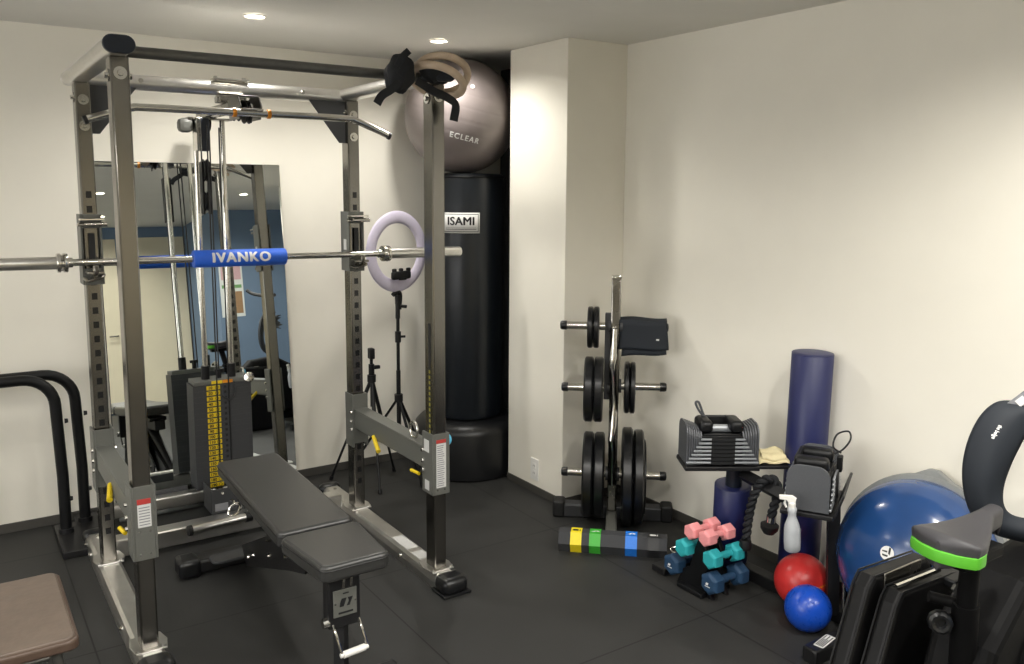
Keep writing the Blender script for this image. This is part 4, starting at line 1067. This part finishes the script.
t = thing('spray_bottle', 'clear white spray bottle hanging from the stand arm above the red ball', 'spray bottle', (2.402, 1.80, .37))
bcn = V((2.412, 1.80, .374)); bax = V((-.11, -.02, 1)).normalized(); kS = .80
def bl(prof, c, name, m, n=32, k=kS): return MB().lathe([(r*k, h*k) for r, h in prof], c, bax, n).build(name, m, t)
bl([(0, .002), (.03, 0), (.0345, .006), (.0355, .04), (.034, .10), (.0315, .118), (.024, .14), (.0175, .158), (.0175, .175), (.0205, .19), (.019, .2), (.014, .206), (0, .206)], bcn, 'bottle', 'clear')
bl([(0, .006), (.029, .006), (.0325, .01), (.033, .07), (0, .07)], bcn, 'liquid', 'clear')
hp = bcn+bax*.204*kS
bl([(.0, 0), (.0155, 0), (.0155, .02), (.012, .024), (0, .024)], hp, 'screw_collar', 'white', 24)
Th = TR(hp+bax*.026*kS, V((-.55, .83, 0)).normalized()*kS, V((-.83, -.55, 0)).normalized()*kS, V((0, 0, kS)))
MB().prism([(-.014, -.008), (.012, -.008), (.022, .004), (.052, .004), (.054, .022), (.0, .026), (-.018, .016)], .018, Th @ TR((0, .009, 0), (1, 0, 0), (0, 0, 1), (0, -1, 0)), .003).build('spray_head', 'white', t)
MB().tube([Th @ V((.028, 0, .004)), Th @ V((.03, 0, -.012)), Th @ V((.022, 0, -.03))], .0045*kS, 8).build('trigger', 'white', t)
aa, bbv, _ = frame(bax)
MB().grid(lambda u, v: bcn+bax*kS*(.03+.07*v)+(aa*math.cos(3.9+1.6*u)+bbv*math.sin(3.9+1.6*u))*.0364*kS, 14, 2).build('label', 'liquid', t)

# ------------------------------------------------------------------ rollers
def roller(name, p, q, r, label):
    t = thing(name, label, 'foam roller', p, 'navy foam rollers by the right wall'); p, q = V(p), V(q); L_ = (q-p).length
    MB().lathe([(0, 0), (r-.006, 0), (r, .006), (r, L_-.006), (r-.006, L_), (r-.02, L_+.002), (0, L_+.003)], p, q-p, 48).build('vinyl_cover', 'navy', t, 50)
    MB().tube([p+(q-p).normalized()*(L_-.003)+(frame(q-p)[0]*math.cos(2*PI*i/40)+frame(q-p)[1]*math.sin(2*PI*i/40))*(r-.002) for i in range(40)], .0022, 6, True).build('seam', 'navy', t)
    return t
roller('foam_roller', (2.866, 2.108, .006), (2.866, 2.09, .985), .081, 'tall navy roller standing against the right wall behind the right dumbbell tray')
roller('foam_roller', (2.724, 2.352, .052), (2.70, 2.325, .40), .076, 'short navy roller sleeved around the left stand post behind the pink dumbbells')

# ------------------------------------------------------------------ balls on the floor
def ball_(name, c, r, m, label, yel=False):
    t = thing(name, label, 'ball', (c[0], c[1], 0))
    b = MB().sphere(c, r, 48).build('skin', m, t)
    MB().lathe([(0, .0018), (.005, .0018), (.006, 0), (0, 0)], V(c)+V((-.5, -.55, .67)).normalized()*r*.999, (-.5, -.55, .67), 14).build('plug', m, t)
    if yel:
        q = MB(); vd_ = V((-.68, -.62, .25)).normalized(); e = V((0, 0, 1)).cross(vd_).normalized(); e2 = vd_.cross(e)
        for k in range(6):
            a0 = .30+.1*k; q.grid(lambda u, v: V(c)+(vd_*math.cos(a0+.07*u)+e*math.sin(a0+.07*u)+e2*(.06*(v-.5)-.12+.03*k)).normalized()*(r+.0006), 3, 2)
        q.build('print', 'orange', t)
    return t
ball_('exercise_ball', (2.722, 1.98, .105), .105, 'redball', 'red soft ball on the mat under the spray bottle', True)
ball_('exercise_ball', (2.588, 1.849, .085), .085, 'blueball', 'small royal blue ball on the mat touching the red ball')

# ------------------------------------------------------------------ blue half ball balance trainer leaning on the wall
bd = thing('balance_trainer', 'big blue half ball balance trainer leaning on the right wall', 'balance ball', (2.72, 1.6, 0))
bcc = V((2.825, 1.575, .32)); nb = V((-.96, -.12, .2)).normalized()
Rb = .305
MB().lathe([(0, -.04), (Rb*.9, -.04), (Rb*.97, -.034), (Rb, -.02), (Rb*.985, 0), (Rb*.9, .004), (0, .004)], bcc, nb, 64).build('base_platform', 'bosu_rim', bd)
a_, b_, n_ = frame(nb)
upr = (V((0, 0, 1))-nb*nb.z).normalized(); sdr = nb.cross(upr)
for s in (1, -1):
    MB().prism([(-.2, -.075), (.2, -.075), (.015, .035), (-.015, .035)], .035, TR(bcc+upr*s*(Rb*.955)-nb*.04, sdr, upr*s, nb), .004).build('grip_lip', 'bosu_rim', bd)
pr = [(Rb*.92, .0), (Rb*.93, .012)]
for k in range(1, 41):
    a = PI/2*k/40; pr.append((Rb*.93*math.cos(a)*(1-.004*(k in (6, 12, 18, 24, 30))), .012+.205*math.sin(a)))
dome = MB().lathe(pr, bcc, nb, 72).build('dome', 'bosu', bd, 60)
# round sticker
vc = (V((0, 0, H))-bcc).normalized()
sd_ = V((0, 0, 1)).cross(vc).normalized()
def domept(a, b):
    d = (nb*math.cos(a)+(sdr*math.cos(b)+upr*math.sin(b))*math.sin(a))
    return bcc+nb*(.012+.2055*math.cos(a))+(sdr*math.cos(b)+upr*math.sin(b))*Rb*.9325*math.sin(a)
sa, sb = .14, 1.0
s0 = domept(sa, sb); sn = (domept(sa+.02, sb)-domept(sa-.02, sb)).cross(domept(sa, sb+.02)-domept(sa, sb-.02)).normalized()
if sn.dot(vc) < 0: sn = -sn
Ts = TR(s0+sn*.0005, V((0, 0, 1)).cross(sn).normalized(), sn.cross(V((0, 0, 1)).cross(sn).normalized()), sn)
MB().prism([(.024*math.cos(2*PI*k/28), .024*math.sin(2*PI*k/28)) for k in range(28)], .0012, Ts).build('round_badge', 'whiteink', dome)
MB().prism([(.004, .0), (.011, -.004), (.011, .021), (.004, .022)], .0004, Ts @ Matrix.Translation((0, 0, .0012))).prism([(-.018, .002), (.0, .002), (.0, .008), (-.018, .006)], .0004, Ts @ Matrix.Translation((0, 0, .0012))).prism([(-.014, -.012), (.004, -.012), (.004, -.006), (-.016, -.006)], .0004, Ts @ Matrix.Translation((0, 0, .0012))).build('badge_print', 'ink', dome)

# ------------------------------------------------------------------ exercise bike at the right edge
bk = thing('exercise_bike', 'black exercise bike with a charcoal saddle trimmed in lime green, right edge', 'exercise bike', (2.4, 1.0, 0))
sz = .812
def sprof(u):
    # u 0 at the wide back, 1 at the nose: x, centre y, half width, top z, side depth
    w_ = .083*min(1, (max(u, .0004)/.10)**.5 if u < .10 else 1)*(1 if u < .2 else (1-.74*min(1, (u-.2)/.55)**1.15)) 
    if u > .9: w_ *= (1-((u-.9)/.1)**2*.75)
    tz = sz+.018-.014*math.sin(PI*min(1, u/.75))+.012*max(0, u-.6)
    if u < .08: tz -= .018*(1-u/.08)**2
    if u > .92: tz -= .03*((u-.92)/.08)**2
    return 1.895+.32*u, 1.012+.02*u, max(w_, .004), tz, .052-.012*u
def sad(u, v):
    x, yc, w_, tz, dp = sprof(u); a = PI*(v-.5)*2*.98
    c, s_ = math.cos(a), math.sin(a)
    cy_ = abs(s_)**.75*(1 if s_ > 0 else -1)
    top = c > 0
    zz = tz-.02*(1-abs(c)**.6) if top else tz-.02-dp*abs(c)**.45
    return V((x, yc-cy_*w_*(1 if top else .97), zz))
sm = MB().grid(lambda u, v: sad(u, v), 40, 40)
bmesh.ops.remove_doubles(sm.bm, verts=sm.bm.verts, dist=.0004)
for u_ in (0, 1): sm.add([sad(u_, j/40) for j in range(40)], [tuple(range(40))])
so = sm.build('saddle', 'saddle', bk, 60)
# lime trim round the lower back edge
tp_ = []
for k in range(25):
    f_ = k/24*2-1; q_ = abs(f_); u = .10*(q_/.7)**2 if q_ < .7 else .10+.14*(q_-.7)/.3
    x, yc, w_, tz, dp = sprof(max(u, .001))
    tp_.append(V((x-.0035*(1-q_), yc-(1 if f_ > 0 else -1)*(.083*q_/.7 if q_ < .7 else w_)*.99, sz-.036)))
vs = []
for p in tp_:
    o_ = (p-V((2.05, 1.008, p.z))).normalized()
    for (aa_, bb_) in ((-.004, -.015), (.002, -.013), (.004, 0), (.002, .013), (-.004, .015), (-.010, 0)): vs.append(p+o_*aa_+V((0, 0, bb_)))
MB().add(vs, [(i*6+j, i*6+(j+1) % 6, i*6+6+(j+1) % 6, i*6+6+j) for i in range(len(tp_)-1) for j in range(6)]+[(5, 4, 3, 2, 1, 0), tuple(range(len(vs)-6, len(vs)))], True).build('saddle_trim', 'lime', bk)
MB().b2(1.96, 2.14, .975, 1.045, sz-.085, sz-.05, .008).build('saddle_pan', 'bikeblack', bk)
MB().cyl((2.05, 1.01, sz-.07), (2.12, 1.05, .40), .024, n=18).build('seat_post', 'bikeblack', bk)
MB().cyl((2.082, 1.03, .60), (2.13, 1.05, .36), .032, n=18).build('post_sleeve', 'bikeblack', bk)
kn = MB().lathe([(0, .02), (.012, .02), (.014, .032), (.022, .034), (.029, .028), (.031, .012), (.022, .004), (.012, 0), (0, 0)], (2.045, 1.075, .545), (-.78, -.60, .12), 10).build('adjust_knob', 'rubber_gl', bk)
MB().cyl((2.095, 1.035, .585), (2.035, 1.10, .60), .014, n=14).build('lever', 'bikeblack', bk)
MB().cyl((2.10, 1.05, .55), (2.047, 1.078, .545), .011, n=12).build('knob_stem', 'bikeblack', bk)
sh = [(2.06, .12), (2.62, .12), (2.74, .3), (2.70, .52), (2.5, .64), (2.28, .62), (2.12, .48), (2.06, .3)]
MB().prism(sh, .17, XZ(0, 1.14, 0), .03, 3).build('drive_cover', 'bikeblack', bk)
MB().cyl((2.42, 1.15, .36), (2.42, .96, .36), .17, n=40).build('flywheel_disc', 'bikeblack', bk)
MB().tube([(2.5, 1.055, .58), (2.53, 1.02, .9), (2.535, .985, 1.19)], .026, 14).build('front_post', 'bikeblack', bk)
MB().tube(bez([(2.42, .70, 1.28), (2.46, .76, 1.24), (2.52, .88, 1.21), (2.535, .98, 1.195), (2.545, 1.04, 1.195), (2.56, 1.085, 1.205)], 6), .016, 12).build('handlebar', 'rubber', bk)
for xx in (2.08, 2.66): MB().b2(xx-.035, xx+.035, .80, 1.31, .0, .06, .014).build('floor_bar', 'bikeblack', bk)
MB().b2(2.1, 2.66, 1.02, 1.09, .05, .13, .008).build('frame_beam', 'bikeblack', bk)
for s, yy in ((1, .93), (-1, 1.17)):
    MB().box((2.42+s*.07, yy, .36-s*.09), (.02, .016, .19), Matrix.Rotation(-s*R(36) if s > 0 else R(-36)+0, 4, 'Y'), .004).build('crank', 'gunbar', bk)
    MB().box((2.46+s*.1, yy-s*.05, .36-s*.16), (.09, .085, .025), None, .006).build('pedal', 'plastic', bk)

# slanted black padded board halves beside the saddle
bo2 = thing('folded_bench', 'folded black padded bench with slanted piped edges leaning beside the bike saddle', 'folded bench', (2.1, 1.25, 0))
def slab(y, x_off, zt, nm):
    poly = [(1.845+x_off, .0), (2.05+x_off, zt-.03), (2.075+x_off, zt), (2.34+x_off, zt-.01), (2.36+x_off, zt-.03), (2.36+x_off, .0)]
    poly = poly[::-1]
    T_ = XZ(0, y, 0)
    o = MB().prism(poly, .058, T_, .016, 4).build(nm, 'padblack', bo2, 30)
    for yy in (y-.004, y-.054): MB().tube([(p[0], yy, p[1]+.001) for p in poly], .003, 6, True).build('piping', 'plastic', o)
    return o
slab(1.335, .008, .568, 'pad'); slab(1.268, .038, .54, 'pad')
MB().b2(2.12, 2.30, 1.272, 1.279, .515, .568, .002).build('hinge_bracket', 'nickel', bo2)
MB().tube([(2.12, 1.24, .545), (2.3, 1.22, .557)], .008, 8).build('hinge_rod', 'chrome', bo2)

# ------------------------------------------------------------------ black belt hanging at the right edge
t = thing('support_belt', 'curved black neoprene belt with grey buckled strap hanging at the right edge', 'belt', (2.45, 1.17, .66))
fdir = V((.875, .485, 0)); sdir = V((.485, -.875, 0))        # away from / across the view there
def belt_loop(c0, prof_l, prof_r, n=40):
    """sheet between a left and a right outline (across, up), bulging towards the camera"""
    L_, R_ = bez([V((a, b, 0)) for a, b in prof_l], 8), bez([V((a, b, 0)) for a, b in prof_r], 8)
    k = len(L_)
    def fn(u, v):
        i = min(int(u*(k-1)), k-2); f_ = u*(k-1)-i
        l = L_[i].lerp(L_[i+1], f_); r = R_[i].lerp(R_[i+1], f_)
        p = l.lerp(r, v)
        return V(c0)+sdir*p.x+V((0, 0, p.y))-fdir*(.05*math.sin(PI*v)*.6+.05*math.cos(PI*(u-.5)*1.2))
    return MB().grid(fn, 50, 12), fn
c0 = (2.428, 1.186, .842)
lo_ = [(.075, .20), (.02, .195), (-.02, .15), (-.045, .07), (-.048, -.02), (-.025, -.11), (.02, -.165), (.09, -.19), (.2, -.2)]
hi_ = [(.125, .18), (.11, .16), (.09, .11), (.065, .04), (.05, -.03), (.055, -.085), (.08, -.115), (.13, -.125), (.22, -.12)]
b, bfn = belt_loop(c0, lo_, hi_)
b.build('front_panel', 'neo', t, solid=.009)
b, _ = belt_loop(V(c0)+fdir*.06, [(.075, .195), (.12, .175), (.15, .14), (.2, .10), (.26, .1)], [(.09, .20), (.17, .19), (.22, .17), (.25, .16), (.3, .15)])
b.build('back_panel', 'neo', t, solid=.009)
b, _ = belt_loop(V(c0)+fdir*.08, [(.108, .165), (.10, .12), (.115, .07), (.15, .045)], [(.21, .17), (.23, .15), (.24, .11), (.25, .08)])
b.build('inner_panel', 'neo', t, solid=.008)
q0 = V(c0)-fdir*.012
def beltstrap(pts, w_, nm, m, th=.004):
    P = bez(pts, 8); vs = []
    for i, p in enumerate(P):
        d = (P[min(i+1, len(P)-1)]-P[max(i-1, 0)]).normalized(); s_ = d.cross(fdir).normalized()
        for (a, bq) in ((-1, -1), (1, -1), (1, 1), (-1, 1)): vs.append(p+s_*w_/2*a+fdir*th/2*bq)
    fs = [(i*4+j, i*4+(j+1) % 4, i*4+4+(j+1) % 4, i*4+4+j) for i in range(len(P)-1) for j in range(4)]+[(3, 2, 1, 0), tuple(range(len(vs)-4, len(vs)))]
    return MB().add(vs, fs).build(nm, m, t)
S3 = lambda a, z, f_=0: q0+sdir*a+V((0, 0, z))+fdir*f_
beltstrap([S3(.056, .185), S3(.085, .215), S3(.11, .245), S3(.14, .295), S3(.178, .355, .03), S3(.182, .385, .045), S3(.19, .36, .06)], .034, 'grey_strap', 'greyink')
beltstrap([S3(.071, .201, -.004), S3(.088, .219, -.004)], .02, 'buckle', 'whiteink')
beltstrap([S3(.094, .226, -.004), S3(.107, .241, -.004)], .02, 'buckle', 'whiteink')
def beltwrap(v):
    # letters run down the panel
    u = .26-v.x*1.1; vv = .46+v.y*7.5
    a0 = bfn(.26+v.x*1.15, .42+v.y*7.0); return a0-fdir*(.0058+v.z)
text_mesh('the belge', .017, None, 'lettering', 'whiteink', t, .0004, 0, .0002, beltwrap, 1.0)

# ------------------------------------------------------------------ light: the downlights, fill lamps and world light
LX = LP + [(-1.3, 1.8), (-1.3, 3.7)]  # two unseen lamps without fixtures, added on the left for fill
for (x, y) in LX:
    pw = (36 if x < 2 else 29) if y > 3 else (34 if y > 1 else (62 if y > .5 else 80))
    ld = bpy.data.lights.new('downlight_and_fill_lamp', 'SPOT'); ld.energy = pw; ld.color = (1, .968, .905); ld.spot_size = R(160); ld.spot_blend = .6; ld.shadow_soft_size = .05
    lo = bpy.data.objects.new('downlight_and_fill_lamp', ld); C.objects.link(lo); lo.location = (x, y, ZC-.02)
w = bpy.data.worlds.new('world'); S.world = w; w.use_nodes = True
w.node_tree.nodes['Background'].inputs['Color'].default_value = (1, .985, .965, 1); w.node_tree.nodes['Background'].inputs['Strength'].default_value = 4.5  # shines in through the added left opening
S.cycles.max_bounces = 10; S.cycles.diffuse_bounces = 5; S.cycles.glossy_bounces = 6
